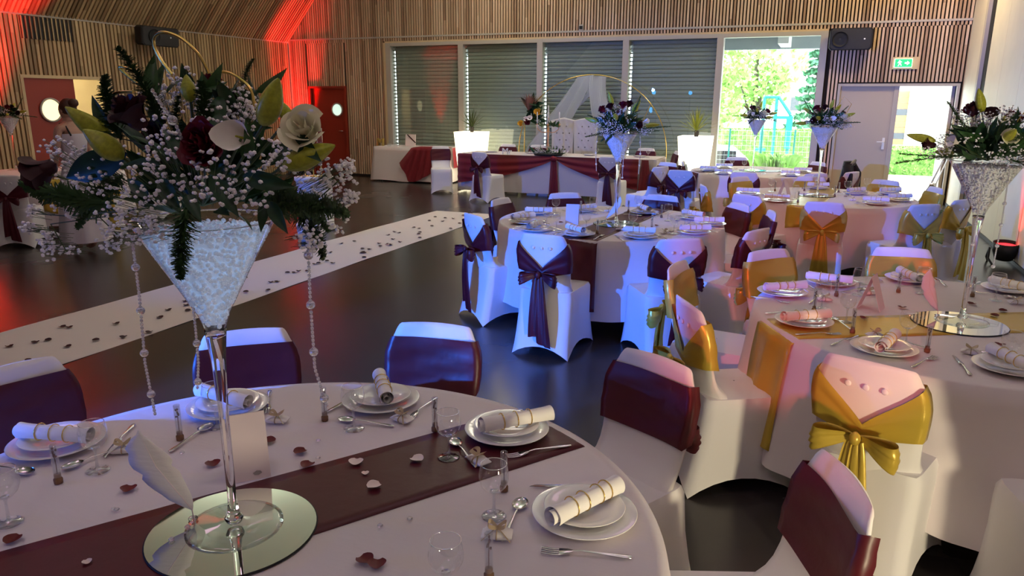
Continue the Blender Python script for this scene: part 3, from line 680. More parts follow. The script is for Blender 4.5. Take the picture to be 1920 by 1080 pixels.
ring('burg','chairs at the table by the bare window','E',[((-1.640,11.301),'red-sashed chair beside the right-hand lit planter',0),
 ((-0.870,9.835),'grey-violet chair with dark bow at the near side of the window table',0),
 ((-1.25,12.55),'dark-sashed chair under the smallest flower vase',0),
 ((-0.207,11.873),'chair with thin maroon band right of the smallest flower vase',0),
 ((-0.001,10.084),'pink-lit chair back at the near right of the window table',0),
 ((0.433,10.520),'burgundy-sashed chair with a black jacket over its back',0)])
jx, jy = (0.351,10.481)
for kind, xy, turn, lab in (('burg',(-5.460,11.735),-14,'chair with dark red bow at the left front corner of the head table'),
 ('burg',(-3.119,11.639),0,'chair with maroon bow and bright studs before the right end of the head table'),
 ('burg',(-6.85,13.0),-150,'chair with a plain maroon band beside the gift table'),
 ('burg',(-5.9,14.2),180,'chair behind the left part of the head table'),('burg',(-5.25,14.2),180,'chair behind the head table left of the candelabra'),
 ('burg',(-3.05,14.15),175,'chair behind the right end of the head table'),('burg',(-2.35,13.55),110,'red-sashed white chair off the right end of the head table'),
 ('burg',(-2.026,11.012),150,'chair with bright red band beyond the dark-bow chairs'),('burg',(-1.670,9.783),-10,'chair with three studs and a dark bow left of the lit planter'),
 ('burg',(-1.977,10.249),60,'chair seen side-on with dark tails left of the studded chair'),
 ('burg',(-8.75,5.75),35,'white chair with long red tails cut by the left edge of the photo'),
 ('burg',(-9.2,8.55),190,'white covered chair behind the far left table'),('gold',(-8.35,6.75),75,'gold-sashed white chair at the right of the far left table')):
    chair(kind,xy,None,lab,'chairs around the head table and hall',turn=turn)
# black jacket hung over a chair back
jk = empty('jacket',(.40,10.72,0),math.radians(75),'black jacket hanging over a chair back before the beige door','jacket')
rows = []
for i in range(15):
    t = i/14; row = []
    for j in range(21):
        u = j/20*2*PI; hw = .21*(.45+.55*min(1,t*3))+.03*t; th = .05+.05*t
        row.append((hw*math.cos(u)*(1+.05*math.sin(5*u+3*t)), .05+th*math.sin(u)+.01*math.sin(7*u), .985-.56*t-.02*math.cos(2*u)*t))
    rows.append(row)
MB().grid(rows,True).cap(rows[0]).build('body','jacket',jk)
for s in (-1,1): MB().tube([(s*.15,.03,.93),(s*.22,-.02,.82),(s*.24,-.03,.60),(s*.22,-.02,.45)],[.05,.055,.05,.045],8).build('sleeve','jacket',jk)
MB().tube([(-.07,.0,.95),(0,-.03,1.0),(.07,.0,.95)],.02).build('collar',mat('grey_lining',(.25,.25,.26),.7),jk)
# ================================================================== TABLEWARE
me_plate = MB().lathe([(0,.003),(.078,.003),(.085,.006),(.128,.019),(.130,.021),(.128,.022),(.084,.009),(.076,.006),(0,.006)],40).mesh('dinner_plate','porcelain')
me_dplate = MB().lathe([(0,.002),(.060,.002),(.066,.004),(.0985,.014),(.100,.016),(.098,.0165),(.064,.007),(.058,.005),(0,.005)],36).mesh('dessert_plate','porcelain')
me_bowl = MB().lathe([(.003,.068),(.018,.071),(.030,.083),(.0365,.100),(.037,.115),(.034,.132),(.0315,.142)],24).mesh('glass_bowl','thin')
me_rim = MB().tube([(.0315*math.cos(a*PI/12),.0315*math.sin(a*PI/12),.142) for a in range(25)],.0009,5,False).mesh('rim','rimg')
me_stem = MB().lathe([(0,0),(.031,0),(.032,.0015),(.028,.003),(.010,.006),(.0045,.012),(.0035,.03),(.0035,.055),(.006,.066),(.010,.0705),(0,.071)],20).mesh('glass_stem','rimg2')
me_vtube = MB().lathe([(.0095,.018),(.0095,.11),(.0088,.112),(.008,.11),(.008,.02)],14).mesh('vial_tube','vialg')
me_vcork = MB().lathe([(0,0),(.011,0),(.0115,.012),(.009,.016),(.0085,.026),(0,.026)],12).mesh('cork','cork')
fm = MB()
for k in range(7): fm.ball((random.uniform(-.004,.004),random.uniform(-.004,.004),.075+k*.004),(.004,.003,.004),1,.3)
fm.tube([(0,0,.026),(.001,0,.05),(-.001,0,.078)],.0012,4)
me_vfill = fm.mesh('dried_flower','dried')
def napkin_roll():
    rows = []
    for i in range(13):
        t = i/12; x = -.115+.23*t; row = []; fl = 1+.14*abs(2*t-1)**4
        for j in range(61):
            a = j/60*2*PI*2.6; r = (.006+.0175*j/60)*fl; row.append((x+.006*math.sin(a*.5)*(1 if t > .9 or t < .1 else 0), r*math.cos(a), r*math.sin(a)+.0245))
        rows.append(row)
    return MB().grid(rows)
me_nap = napkin_roll().mesh('napkin','napkin')
me_cord = MB().tube([(0,.0246*math.cos(a*PI/10),.0245+.0246*math.sin(a*PI/10)) for a in range(21)],.0016,5,False).mesh('gold_cord','gold')
def flat(pts, z0, th): # outline polygon given thickness
    n = len(pts); m = MB(); m.cap([(x,y,z0+th) for x,y in pts]); m.cap([(x,y,z0) for x,y in pts],True); m.grid([[(x,y,z0) for x,y in pts],[(x,y,z0+th) for x,y in pts]],True); return m
def handle(m, x0, x1):
    m.loft([[(x, w*c, z+h*s) for c, s in ((-1,0),(-.6,.7),(0,1),(.6,.7),(1,0),(.6,-.5),(-.6,-.5))] for x, w, h, z in ((x0,.003,.0016,.008),(x0+.02,.003,.002,.010),(x0+(x1-x0)*.5,.0045,.002,.007),(x1-.02,.0085,.0022,.0045),(x1-.004,.007,.002,.004),(x1,.002,.001,.004))]); return m
f = handle(MB(),-.02,.115)
f.loft([[(x, w*c, z+.0012*s) for c, s in ((-1,-1),(1,-1),(1,1),(-1,1))] for x, w, z in ((-.018,.003,.008),(-.030,.009,.006),(-.045,.0125,.0035),(-.05,.0125,.003))])
for k in range(4): f.loft([[(x, (k-1.5)*.0072+.0018*c, z+.001*s) for c, s in ((-1,-1),(1,-1),(1,1),(-1,1))] for x, z in ((-.049,.003),(-.070,.0025),(-.090,.005))])
me_fork = f.mesh('fork','steel')
s_ = handle(MB(),-.02,.115); rows = []
for i in range(9):
    a = PI*i/8; rows.append([(-.050-.030*math.cos(a)*1.0, .0205*math.sin(a)*math.cos(b), .010-.008*math.sin(a)*abs(math.sin(b))) for b in [PI*j/8 for j in range(9)]])
s_.grid(rows); me_spoon = s_.mesh('spoon','steel')
k_ = handle(MB(),-.005,.115); k_.b2(0,0,0,0,0,0) if False else None
k_.add([(-.115,-.002,.003),(-.10,.009,.003),(0,.009,.006),(0,-.006,.006),(-.115,-.002,.0045),(-.10,.009,.004),(0,.009,.0075),(0,-.006,.0075)],[(0,1,2,3),(7,6,5,4),(0,3,7,4),(1,5,6,2),(0,4,5,1)])
me_knife = k_.mesh('knife','steel')
fv = MB(); 
fv.loft([[(x, w*c, .011+.010*h*s) for c, s in ((-1,0),(-.8,.8),(0,1),(.8,.8),(1,0),(.8,-.8),(0,-1),(-.8,-.8))] for x, w, h in ((-.036,.021,.15),(-.025,.021,.8),(0,.021,1),(.025,.021,.8),(.036,.021,.15))])
me_favor = fv.mesh('gift_pouch','napkin')
rb = MB(); rb.tube([(0,.0225*math.cos(a*PI/8),.012+.0125*math.sin(a*PI/8)) for a in range(17)],.002,4,False)
for sd in (-1,1):
    rb.grid([[(sd*.022*math.sin(PI*t), .012*math.sin(2*PI*t)*sd+j*.003, .026+.012*math.sin(PI*t)+j*.001) for j in (-2,-1,0,1,2)] for t in [q/10 for q in range(11)]])
    rb.grid([[(sd*(.004+.03*t), -.004-.03*t+j*.003, .026-.015*t) for j in (-1,0,1)] for t in [q/5 for q in range(6)]])
me_rib = rb.mesh('ribbon_bow','ribbon')
ZC = .7525
PR = {}
def thing(kind, parts):
    if kind not in PR:
        r = empty(kind,(0,0,-5)); 
        for nm, me, loc in parts: put(nm,me,r,loc)
        PR[kind] = r; index_children()
    return PR[kind]
def wine_glass(xy, label, group='wine glasses', z=ZC):
    return dup(thing('wine_glass',[('glass_bowl',me_bowl,None),('rim',me_rim,None),('glass_stem',me_stem,None)]),(xy[0],xy[1],z),random.uniform(0,6),label,'glass',group)
def vial(xy, label):
    return dup(thing('glass_vial',[('vial_tube',me_vtube,None),('cork',me_vcork,None),('dried_flower',me_vfill,None)]),(xy[0],xy[1],ZC),random.uniform(0,6),label,'vial','favour vials on the tables')
def favor(xy, rz, label):
    return dup(thing('favour_pouch',[('gift_pouch',me_favor,None),('ribbon_bow',me_rib,None)]),(xy[0],xy[1],ZC),rz,label,'gift','favour pouches on the tables')
def cut(kind, xy, rz, label):
    o = put(kind,{'fork':me_fork,'spoon':me_spoon,'knife':me_knife}[kind],None,(xy[0],xy[1],ZC),rz); return tag(o,label,kind,'silver cutlery')
def setting(xy, nap, ph, key, cutl=True, cords=(-.055,0,.055)):
    x, y = xy
    tag(put('dinner_plate',me_plate,None,(x,y,ZC)),'large white plate '+ph,'plate','large dinner plates')
    tag(put('dessert_plate',me_dplate,None,(x,y,ZC+.0195)),'small white plate '+ph,'plate','small dessert plates')
    kk = 'napkin_roll%d' % len(cords)
    if kk not in PR:
        r = empty('napkin_roll',(0,0,-5)); put('napkin',me_nap,r)
        for c in cords: put('gold_cord',me_cord,r,(c,0,0))
        PR[kk] = r; index_children()
    d = dup(PR[kk],(nap[0],nap[1],ZC+.031),nap[2],'rolled white napkin '+ph,'napkin','rolled napkins with gold cords')
    if cutl:
        cx, cy, _ = TB[key]; a = math.atan2(y-cy,x-cx)  # pointing outwards
        for kd, off in (('fork',.165),('knife',-.165)):
            px, py = x-off*math.sin(a), y+off*math.cos(a)
            cut(kd,(px,py),a,kd+' '+ph)
        cut('spoon',(x-.17*math.cos(a),y-.17*math.sin(a)),a+PI/2,'small spoon '+ph)
def nap2(a, b): return ((a[0]+b[0])/2,(a[1]+b[1])/2,math.atan2(b[1]-a[1],b[0]-a[0]))
# ---- nearest table
NA = ['at the lower right of the nearest table','on the burgundy runner of the nearest table','at the far right of the nearest table','behind the pink card on the nearest table','lit bright blue at the left of the nearest table']
setting((-0.451,1.574),nap2((-0.501,1.450),(-0.393,1.672)),NA[0],'A',False,(-.045,-.005,.045,.075))
setting((-0.810,1.938),nap2((-0.859,1.848),(-0.699,2.015)),NA[1],'A',False,(-.045,0,.045))
setting((-1.291,1.987),nap2((-1.385,2.123),(-1.203,1.891)),NA[2],'A',False,(-.045,0,.045))
setting((-1.727,1.745),nap2((-1.849,1.743),(-1.612,1.718)),NA[3],'A',False,(-.045,0,.045))
setting((-1.997,1.342),nap2((-2.100,1.293),(-1.851,1.353)),NA[4],'A',False,(-.045,0,.045))
for q, l in (((-0.902,1.725),'wine glass standing on the edge of the burgundy runner'),((-0.658,1.493),'wine glass left of the plate at the lower right'),((-1.261,1.782),'wine glass at the far side of the nearest table beside a bead strand'),
    ((-1.759,1.282),'wine glass beside the bright blue napkin'),((-1.727,1.013),'wine glass cut by the left edge of the photo'),((-0.618,1.162),'wine glass cut by the bottom edge of the photo'),((-1.665,1.628),'wine glass hidden behind the vase stem and pink card')): wine_glass(q,l,'wine glasses on the nearest table')
for q, l in (((-1.700,1.515),'vial of dried petals left of the pink card'),((-1.796,1.193),'empty-looking vial before the bright blue napkin'),((-1.383,1.799),'vial under the right-hand bead strand'),
    ((-1.021,1.866),'vial behind the glass on the burgundy runner'),((-0.683,1.616),'vial behind the glass at the lower right'),((-0.569,1.264),'vial leaning before the favour pouch at the bottom')): vial(q,l)
for q, a, l in (((-0.614,1.412),.3,'favour pouch with tan ribbon at the bottom of the nearest table'),((-0.810,1.729),-.5,'favour pouch with ribbon on the edge of the burgundy runner'),((-1.150,1.888),-.2,'favour pouch before the far right plate'),((-1.512,1.727),.3,'favour pouch right of the pink card'),((-1.786,1.389),.6,'cyan-lit favour pouch beside the blue-lit plate')): favor(q,a,l)
def cut2(kind, a, b, label): # tip a, handle end b
    return cut(kind,((a[0]*.57+b[0]*.43),(a[1]*.57+b[1]*.43)),math.atan2(b[1]-a[1],b[0]-a[0]),label)
for kd, a, b, l in (('fork',(-0.500,1.400),(-0.296,1.454),'silver fork lying below the plate at the lower right'),('fork',(-0.739,1.800),(-0.610,1.921),'silver fork at the edge of the burgundy runner'),
    ('fork',(-1.138,1.902),(-1.137,2.092),'silver fork right of the far right plate'),('spoon',(-0.617,1.575),(-0.598,1.425),'small silver spoon left of the lower right plate'),('spoon',(-0.930,1.817),(-0.826,1.722),'small silver spoon beside the glass on the runner'),
    ('spoon',(-1.317,1.818),(-1.195,1.835),'small silver spoon before the far right plate'),('spoon',(-1.681,1.596),(-1.667,1.487),'small silver spoon before the plate behind the pink card'),('spoon',(-1.843,1.247),(-1.809,1.408),'small silver spoon before the bright blue plate'),
    ('spoon',(-1.882,1.195),(-2.099,1.179),'small silver spoon at the left edge of the nearest table'),('knife',(-0.614,1.663),(-0.392,1.738),'knife half hidden under the lower right plate'),('knife',(-0.937,1.935),(-0.823,2.127),'knife behind the plate on the burgundy runner'),
    ('knife',(-1.409,1.860),(-1.387,2.053),'knife left of the far right plate'),('fork',(-1.590,1.770),(-1.703,1.919),'silver fork standing out behind the pink card'),('knife',(-1.826,1.383),(-1.897,1.509),'knife right of the bright blue plate')): cut2(kd,a,b,l)
# ---- gold-runner table
NB = ['at the left end of the gold runner','at the far left corner of the gold-runner table','under the blue napkin behind the left vials','at the far side of the gold-runner table','just above the big gold bow','at the right edge beyond the vase','at the right edge below the vase']
for ph, pc, na, nb in zip(NB,((0.005,3.537),(-0.114,4.067),(0.126,4.415),(0.542,4.678),(0.320,3.254),(1.015,4.628),(0.752,3.200)),
    ((-0.096,3.413),(-0.226,3.942),(-0.004,4.348),(0.493,4.692),(0.283,3.081),(0.954,4.614),(0.711,3.263)),((0.114,3.567),(0.017,4.120),(0.229,4.314),(0.567,4.500),(0.370,3.368),(1.071,4.500),(0.784,3.108))):
    setting(pc,nap2(na,nb),ph,'B')
for q, l in (((0.413,3.392),'wine glass on the gold runner before the mirror'),((0.187,3.641),'wine glass before the pink tent card'),((0.080,3.852),'wine glass beside the left favour pouch of the gold-runner table'),((0.259,4.210),'wine glass right of the blue napkin'),
    ((0.574,4.370),'wine glass beside the feather'),((0.912,4.373),'wine glass at the far right of the gold-runner table'),((0.754,3.236),'wine glass right of the round mirror')): wine_glass(q,l,'wine glasses on the gold-runner table')
for q, l in (((0.046,3.775),'vial between the two left glasses of the gold-runner table'),((0.209,3.474),'vial standing on the gold runner'),((0.461,4.358),'vial before the far plate of the gold-runner table'),((0.815,4.413),'vial right of the vase stem'),((0.484,3.311),'vial below the round mirror'),((0.151,4.140),'vial before the blue napkin')): vial(q,l)
for q, a, l in (((0.094,4.011),.2,'blue-lit favour pouch left of the pink tent card'),((0.312,4.245),.4,'small blue favour pouch behind the pink tent card'),((0.646,3.352),-.2,'tan favour pouch with a bow below the mirror'),((0.297,3.445),.5,'favour pouch behind the plate above the big gold bow'),((0.995,4.331),.1,'favour pouch at the far right edge')): favor(q,a,l)
# ---- middle table
NC = ['at the left end of the middle table','under the cream napkin on the middle table','on the burgundy runner of the middle table','at the front right of the middle table','at the far left of the middle table','behind the tent card of the middle table','right of the vase at the far side of the middle table','at the right end of the middle table','under the pinkish napkin at the right of the middle table','at the far right of the middle table']
for ph, pc, na, nb in zip(NC,((-2.212,5.679),(-1.999,5.376),(-1.636,5.304),(-1.181,5.405),(-2.298,6.229),(-1.966,6.521),(-1.423,6.618),(-0.847,5.751),(-0.783,6.192),(-0.963,6.482)),
    ((-2.327,5.575),(-2.017,5.179),(-1.738,5.380),(-1.316,5.436),(-2.374,6.080),(-1.989,6.396),(-1.498,6.727),(-0.946,5.650),(-0.891,6.121),(-1.024,6.507)),
    ((-2.173,5.864),(-2.006,5.539),(-1.584,5.242),(-1.086,5.461),(-2.138,6.150),(-1.893,6.513),(-1.357,6.533),(-0.716,5.777),(-0.686,6.182),(-0.902,6.428))):
    setting(pc,nap2(na,nb),ph,'C')
GL = ['wine glass before the deep red sash','wine glass left of the middle tent card','second wine glass left of the middle tent card','wine glass right of the middle tent card','wine glass behind the middle tent card','wine glass before the purple sash','wine glass below the middle mirror','wine glass before the far purple chair','wine glass between the two right napkins','wine glass nearest the pinkish napkin']
for q, l in zip(((-2.152,6.278),(-2.037,5.717),(-1.863,5.456),(-1.655,5.575),(-1.853,6.446),(-1.510,6.744),(-1.317,5.724),(-1.148,6.293),(-0.986,5.685),(-0.967,6.073)),GL): wine_glass(q,l,'wine glasses on the middle table')
for q, l in (((-1.955,6.401),'vial behind the tent card of the middle table'),((-1.527,5.448),'vial on the middle burgundy runner'),((-1.575,6.641),'vial right of the middle vase'),((-1.183,5.810),'vial before the fallen dark flower'),((-1.233,6.448),'vial left of the glass before the purple chair')): vial(q,l)
for q, a, l in (((-1.400,5.660),.2,'favour pouch below the middle mirror'),((-1.051,5.657),.8,'favour pouch right of the blue napkin on the middle table'),((-1.317,6.579),.1,'favour pouch at the far right of the middle table'),((-1.755,6.598),.4,'favour pouch behind the middle vase')): favor(q,a,l)
# ---- table before the double door
ND = ['at the left of the double-door table','at the front right of the double-door table','at the right end of the double-door table','behind the tent card of the double-door table','left of the vase stem on the double-door table','at the far right of the double-door table','at the far left end of the double-door table']
for ph, pc, (dx, dy) in zip(ND,((-0.365,7.968),(0.558,8.164),(0.797,8.535),(0.401,8.989),(0.010,9.366),(0.751,9.147),(-0.689,8.445)),((.11,.02),(.11,-.02),(.1,.05),(.08,.08),(.11,.03),(.1,.06),(.11,0))):
    setting(pc,(pc[0],pc[1],math.atan2(dy,dx)),ph,'D')
for q, l in (((0.315,8.965),'wine glass before the black jacket'),((0.659,9.017),'wine glass at the right of the double-door table'),((0.527,9.384),'wine glass before the closed beige door'),((-0.202,8.286),'wine glass right of the far tent card'),((-0.020,9.543),'wine glass behind the far vase stem'),((-0.478,8.873),'wine glass at the left of the double-door table')): wine_glass(q,l,'wine glasses on the double-door table')
for q, l in (((-0.128,9.088),'vial at the far side of the double-door table'),((0.230,9.085),'vial right of the stem of the vase by the door'),((-0.163,8.031),'vial at the front left of the double-door table'),((0.188,8.704),'vial in the middle of the double-door table'),((-0.437,8.947),'vial left of the far tent card')): vial(q,l)
favor((0.353,8.397),.2,'favour pouch at the front of the double-door table'); favor((-0.333,8.371),.5,'favour pouch before the far tent card')
# ---- window table
NE = ['at the left end of the window table','at the near left of the window table','at the far left of the window table','at the near right of the window table','at the far right of the window table']
for ph, pc in zip(NE,((-1.480,11.100),(-1.221,10.695),(-1.321,11.650),(-0.349,10.852),(-0.207,11.423))): setting(pc,(pc[0],pc[1],.1),ph,'E')
for q, l in (((-1.028,11.587),'wine glass left of the smallest vase'),((-0.707,11.019),'wine glass right of the smallest vase'),((-1.237,11.883),'wine glass at the far left of the window table'),((-0.518,11.455),'wine glass at the right of the window table')): wine_glass(q,l,'wine glasses on the window table')
# ---- far left table
for ph, pc in (('at the right of the far left table',(-9.15,6.75)),('at the back of the far left table',(-9.3,7.9))): setting(pc,(pc[0],pc[1],.7),ph,'F',False)
wine_glass((-9.35,6.95),'wine glass on the far left table','wine glasses on the far left table')
# ---- tent cards, feathers, mirrors
def tent(xy, rz, label, wd=.105, h=.165, sp=.055, z=ZC):
    m = MB()
    for s in (-1,1):
        p = [(-wd/2,s*sp,0),(wd/2,s*sp,0),(wd/2,0,h),(-wd/2,0,h)]; q = [(a,b-s*.0012,c) for a,b,c in p]
        m.add(p+q,[(0,1,2,3),(7,6,5,4),(0,4,5,1),(1,5,6,2),(3,7,4,0)])
    o = m.build('tent_card','card',None,False,(xy[0],xy[1],z),rz); tag(o,label,'card','folded tent cards'); return o
tc = tent((-1.374,1.438),math.radians(47),'tall folded pink tent card on the nearest table',.108,.172)
mk = MB().add([(.02,-.0555,.020),(.030,-.0550,.026),(.040,-.0555,.024),(.044,-.0558,.018),(.034,-.0562,.013),(.024,-.0562,.014)],[(0,1,2,3,4,5)]).build('printed_mark',mat('grey_print',(.45,.40,.40),.6),tc,False)
mk.location = (-.012,-.0005,.0)
tent((0.305,3.948),math.radians(74),'pink tent card seen edge-on on the gold-runner table',.11,.17)
tent((-1.843,5.803),math.radians(12),'lilac-lit tent card on the middle table')
tent((-0.321,8.575),math.radians(74),'pink tent card seen edge-on on the double-door table',.11,.17)
tent((-9.6,6.75),math.radians(30),'cream card standing on the far left table')
def feather(xy, rz, lean, label, h=.235, wd=.036, z=ZC, bend=.06):
    t = empty('feather',(xy[0],xy[1],z),rz,label,'feather','white feathers on the tables'); m = MB()
    prof_l = [0,.35,.62,.70,.86,.95,1.0,.80,1.05,1.08,1.0,.86,.92,.7,.45,.1]; prof_r = [0,.25,.45,.60,.72,.80,.88,.92,.98,.78,.95,.9,.74,.5,.35,.1]
    rows = []
    for i in range(16):
        tt = i/15; cx = -lean*tt-bend*tt*tt*0+(-.02*math.sin(tt*3)); zz = .035+(h-.035)*tt
        rows.append([(cx-wd*prof_l[i],.003,zz-.012),(cx-wd*.5*prof_l[i],.001,zz-.004),(cx,-.001,zz),(cx+wd*.5*prof_r[i],.001,zz-.004),(cx+wd*prof_r[i],.003,zz-.012)])
    m.grid(rows); vn = m.build('vane','feather',t); so = vn.modifiers.new('thickness','SOLIDIFY'); so.thickness = .001
    MB().tube([(.002,0,.0),(0,-.001,.03),(rows[8][2][0],-.001,rows[8][2][2]),(rows[14][2][0],0,rows[14][2][2])],[.0016,.0014,.001,.0006],5).build('quill','clear' if False else 'card',t)
    MB().ball((0,0,.004),(.012,.012,.006),2).build('holder','clear',t)
    return t
def mirror(key, xy, r, label):
    t = empty('round_mirror',(xy[0],xy[1],ZC+.001),0,label,'mirror','round table mirrors')
    MB().lathe([(r-.003,.0032),(r,.002),(r,0),(0,0)],64).build('mirror_edge','dark',t); MB().lathe([(0,.0036),(r-.003,.0036)],64).build('mirror_face','mirror',t)
    return t
# vase: positions (centre of foot) and flowers follow in the next part
VA = dict(A=(-1.212,1.209),B=(0.686,3.857),C=(-1.524,6.003),D=(0.011,8.685),E=(-0.899,11.499),F=(-10.5,7.1))
mirror('A',(-1.204,1.195),.195,'round mirror under the tall vase on the nearest table')
mirror('B',(0.670,3.822),.20,'round mirror under the vase on the gold runner')
mirror('C',(-1.510,5.949),.19,'round mirror under the middle vase'); mirror('D',VA['D'],.19,'round mirror under the vase by the beige door'); mirror('E',VA['E'],.19,'round mirror under the smallest vase')
feather((-1.321,1.188),.35,.105,'white feather standing on the mirror of the nearest table',.235,.055,ZC+.005)
feather((0.591,3.910),.1,.055,'lilac-lit feather left of the vase on the gold runner',.23,.03,ZC+.005)
feather((-1.628,6.080),PI,.11,'pink-lit feather left of the middle vase',.22,.028)

# ================================================================== VASES AND FLOWERS
CONE = [(.018,.485),(.024,.50),(.034,.53),(.053,.565),(.082,.62),(.115,.68),(.146,.735),(.148,.74)]
me_cone = MB().lathe(CONE,48).mesh('vase_bowl','thin')
me_crim = MB().tube([(.148*math.cos(a*PI/24),.148*math.sin(a*PI/24),.74) for a in range(49)],.0018,6,False).mesh('vase_rim','clear')
me_vfoot = MB().lathe([(.105,.0),(.112,.003),(.10,.006),(.04,.012),(.020,.020)],36).mesh('vase_foot','footg')
me_vstem = MB().lathe([(0,.010),(.018,.012),(.022,.022),(.014,.035),(.010,.07),(.0115,.3),(.016,.42),(.022,.475),(.024,.495),(.018,.488),(0,.478)],28).mesh('vase_stem','clear')
def pearls(sub):
    m = MB(); rnd = random.Random(2)
    def rad(z):
        for (a, u), (b, v) in zip(CONE,CONE[1:]):
            if z <= v: return a+(b-a)*(z-u)/(v-u)
        return .14
    n = 0
    while n < 1500:
        z = .50+.215*rnd.random()**.6; r = rad(z)-.006; a = rnd.uniform(0,2*PI); q = r*(1 if rnd.random() < .8 else rnd.random()); s = rnd.uniform(.0045,.0065)
        m.ball((q*math.cos(a),q*math.sin(a),z),s,sub,.0); n += 1
    for _ in range(330):
        a = rnd.uniform(0,2*PI); q = .128*math.sqrt(rnd.random()); m.ball((q*math.cos(a),q*math.sin(a),.715+rnd.uniform(-.004,.004)),.006,sub)
    # packed core of smaller pearls
    rows = [[((rad(z)-.013)*math.cos(2*PI*j/24),(rad(z)-.013)*math.sin(2*PI*j/24),z) for j in range(24)] for z in (.505,.53,.565,.60,.64,.68,.708)]
    m.grid(rows,True); m.cap(rows[-1])
    return m.mesh('gel_pearls','pearl')
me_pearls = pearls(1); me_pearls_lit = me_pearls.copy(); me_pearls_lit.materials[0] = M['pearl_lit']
def vase(key, label):
    x, y = VA[key]; t = empty('martini_vase',(x,y,ZC+(.0045 if key != 'F' else 0)),random.uniform(0,6),label,'vase','tall martini vases')
    put('vase_bowl',me_cone,t); put('vase_rim',me_crim,t); put('vase_stem',me_vstem,t); put('vase_foot',me_vfoot,t)
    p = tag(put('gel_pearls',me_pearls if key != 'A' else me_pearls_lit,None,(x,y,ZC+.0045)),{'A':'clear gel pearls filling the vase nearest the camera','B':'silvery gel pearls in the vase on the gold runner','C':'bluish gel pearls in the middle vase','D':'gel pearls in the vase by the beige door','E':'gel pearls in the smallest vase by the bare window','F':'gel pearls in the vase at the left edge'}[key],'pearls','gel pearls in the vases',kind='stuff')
for k, l in dict(A='tall clear martini vase nearest the camera',B='tall martini vase on the gold-runner table at right',C='tall martini vase on the middle table',D='tall martini vase before the closed beige door leaf',E='smallest-looking martini vase before the bare window',F='martini vase at the left edge before the red-lit wall').items(): vase(k,l)
# ---- flower meshes
def rose_mesh(m, n=16, wild=0.0, name='rose'):
    rnd = random.Random(n); mb = MB()
    for k in range(n):
        t = k/n; a0 = k*2.4; r = .10+.55*t; h = 1.0-.35*t; half = 1.0-.3*t; rows = []
        for i in range(6):
            v = i/5; row = []
            for j in range(7):
                u = (j/6-.5)*2; a = a0+u*half; rr = r*(.45+.75*v**1.3)+.16*t*v**3+rnd.uniform(-1,1)*wild*v; row.append((rr*math.cos(a),rr*math.sin(a),-.55+(h+.45)*v-.22*t*v**4-.18*abs(u)**2*v+rnd.uniform(-1,1)*wild*v))
            rows.append(row)
        mb.grid(rows)
    mb.lathe([(0,-.7),(.25,-.55),(.38,-.25),(.3,0),(0,.1)],10)
    return mb.mesh(name,m)
FM = dict(rose_dark=rose_mesh('rose_dark',18), rose_cream=rose_mesh('rose_cream',15), carnation=rose_mesh('carnation',26,.09,'carnation'))
def bud_mesh():
    rows = []
    for i in range(17):
        t = i/16; r = .19*math.sin(PI*t**.85)**.75*(1-.25*t)+.012; row = []
        for j in range(24):
            a = 2*PI*j/24; rr = r*(1-.16*abs(math.cos(1.5*a))**6); row.append((rr*math.cos(a),rr*math.sin(a),t))
        rows.append(row)
    return MB().grid(rows,True).mesh('lily_bud','bud')
FM['bud'] = bud_mesh()
def calla_mesh():
    rows = []
    for i in range(10):
        v = i/9; row = []
        for j in range(17):
            u = j/16; a = -PI*.92+u*PI*1.84; r = .12+.42*v**1.5; tip = .35*math.exp(-((u-.5)/.16)**2)*v**3
            row.append((r*math.cos(a)*(1+.2*v),r*math.sin(a),-.5+1.0*v+tip-.3*v*v*abs(u-.5)*1.2))
        rows.append(row)
    m = MB().grid(rows); return m.mesh('calla_lily','calla')
FM['calla'] = calla_mesh()
FM['spadix'] = MB().tube([(0,0,-.4),(0,0,.25)],[.06,.035],8).mesh('spadix','bud')
def leaf_mesh(name, m, wdt=.2, curl=.25):
    rows = []
    for i in range(12):
        t = i/11; w_ = wdt*math.sin(PI*min(1,t*1.02)**.8)**.9+.004; row = []
        for s in (-1,-.5,0,.5,1): row.append((w_*s, -curl*t*t+.06*abs(s)*w_/.2, t))
        rows.append(row)
    return MB().grid(rows).mesh(name,m)
FM['leaf'] = leaf_mesh('leaf','leaf'); FM['leaf2'] = leaf_mesh('leaf','leaf2',.15,.35)
def fern_mesh(seed, n=560):
    rnd = random.Random(seed); m = MB(); m.tube([(0,0,0),(.0,-.02,.5),(0,-.10,1)],[.008,.006,.003],5)
    for k in range(n):
        t = rnd.random()**.8; a = rnd.uniform(0,2*PI); L = (.085*(1-t)**.6+.020)*rnd.uniform(.6,1.1); b = Vector((0,-.10*t*t,t)); d = Vector((math.cos(a),math.sin(a),rnd.uniform(.3,1.2))).normalized()*L
        s = Vector((-math.sin(a),math.cos(a),0))*.0055; m.add([b-s,b+s,b+d+s*.6,b+d-s*.6],[(0,1,2,3)])
        e = b+d*.7; d2 = Vector((rnd.uniform(-1,1),rnd.uniform(-1,1),rnd.uniform(0,1)))*.018; m.add([e-s,e+s,e+d2],[(0,1,2)])
    return m.mesh('fern_sprig','fern',False)
FM['fern'] = fern_mesh(1); FM['fern2'] = fern_mesh(2,360)
def orient(o, base, tip, roll=0, wscale=None):
    d = Vector(tip)-Vector(base); L = d.length; q = d.to_track_quat('Z','Y')
    o.rotation_mode = 'QUATERNION'; from mathutils import Quaternion
    o.rotation_quaternion = q @ Quaternion((0,0,1),roll); o.location = base; w_ = L if wscale is None else wscale; o.scale = (w_,w_,L); return o
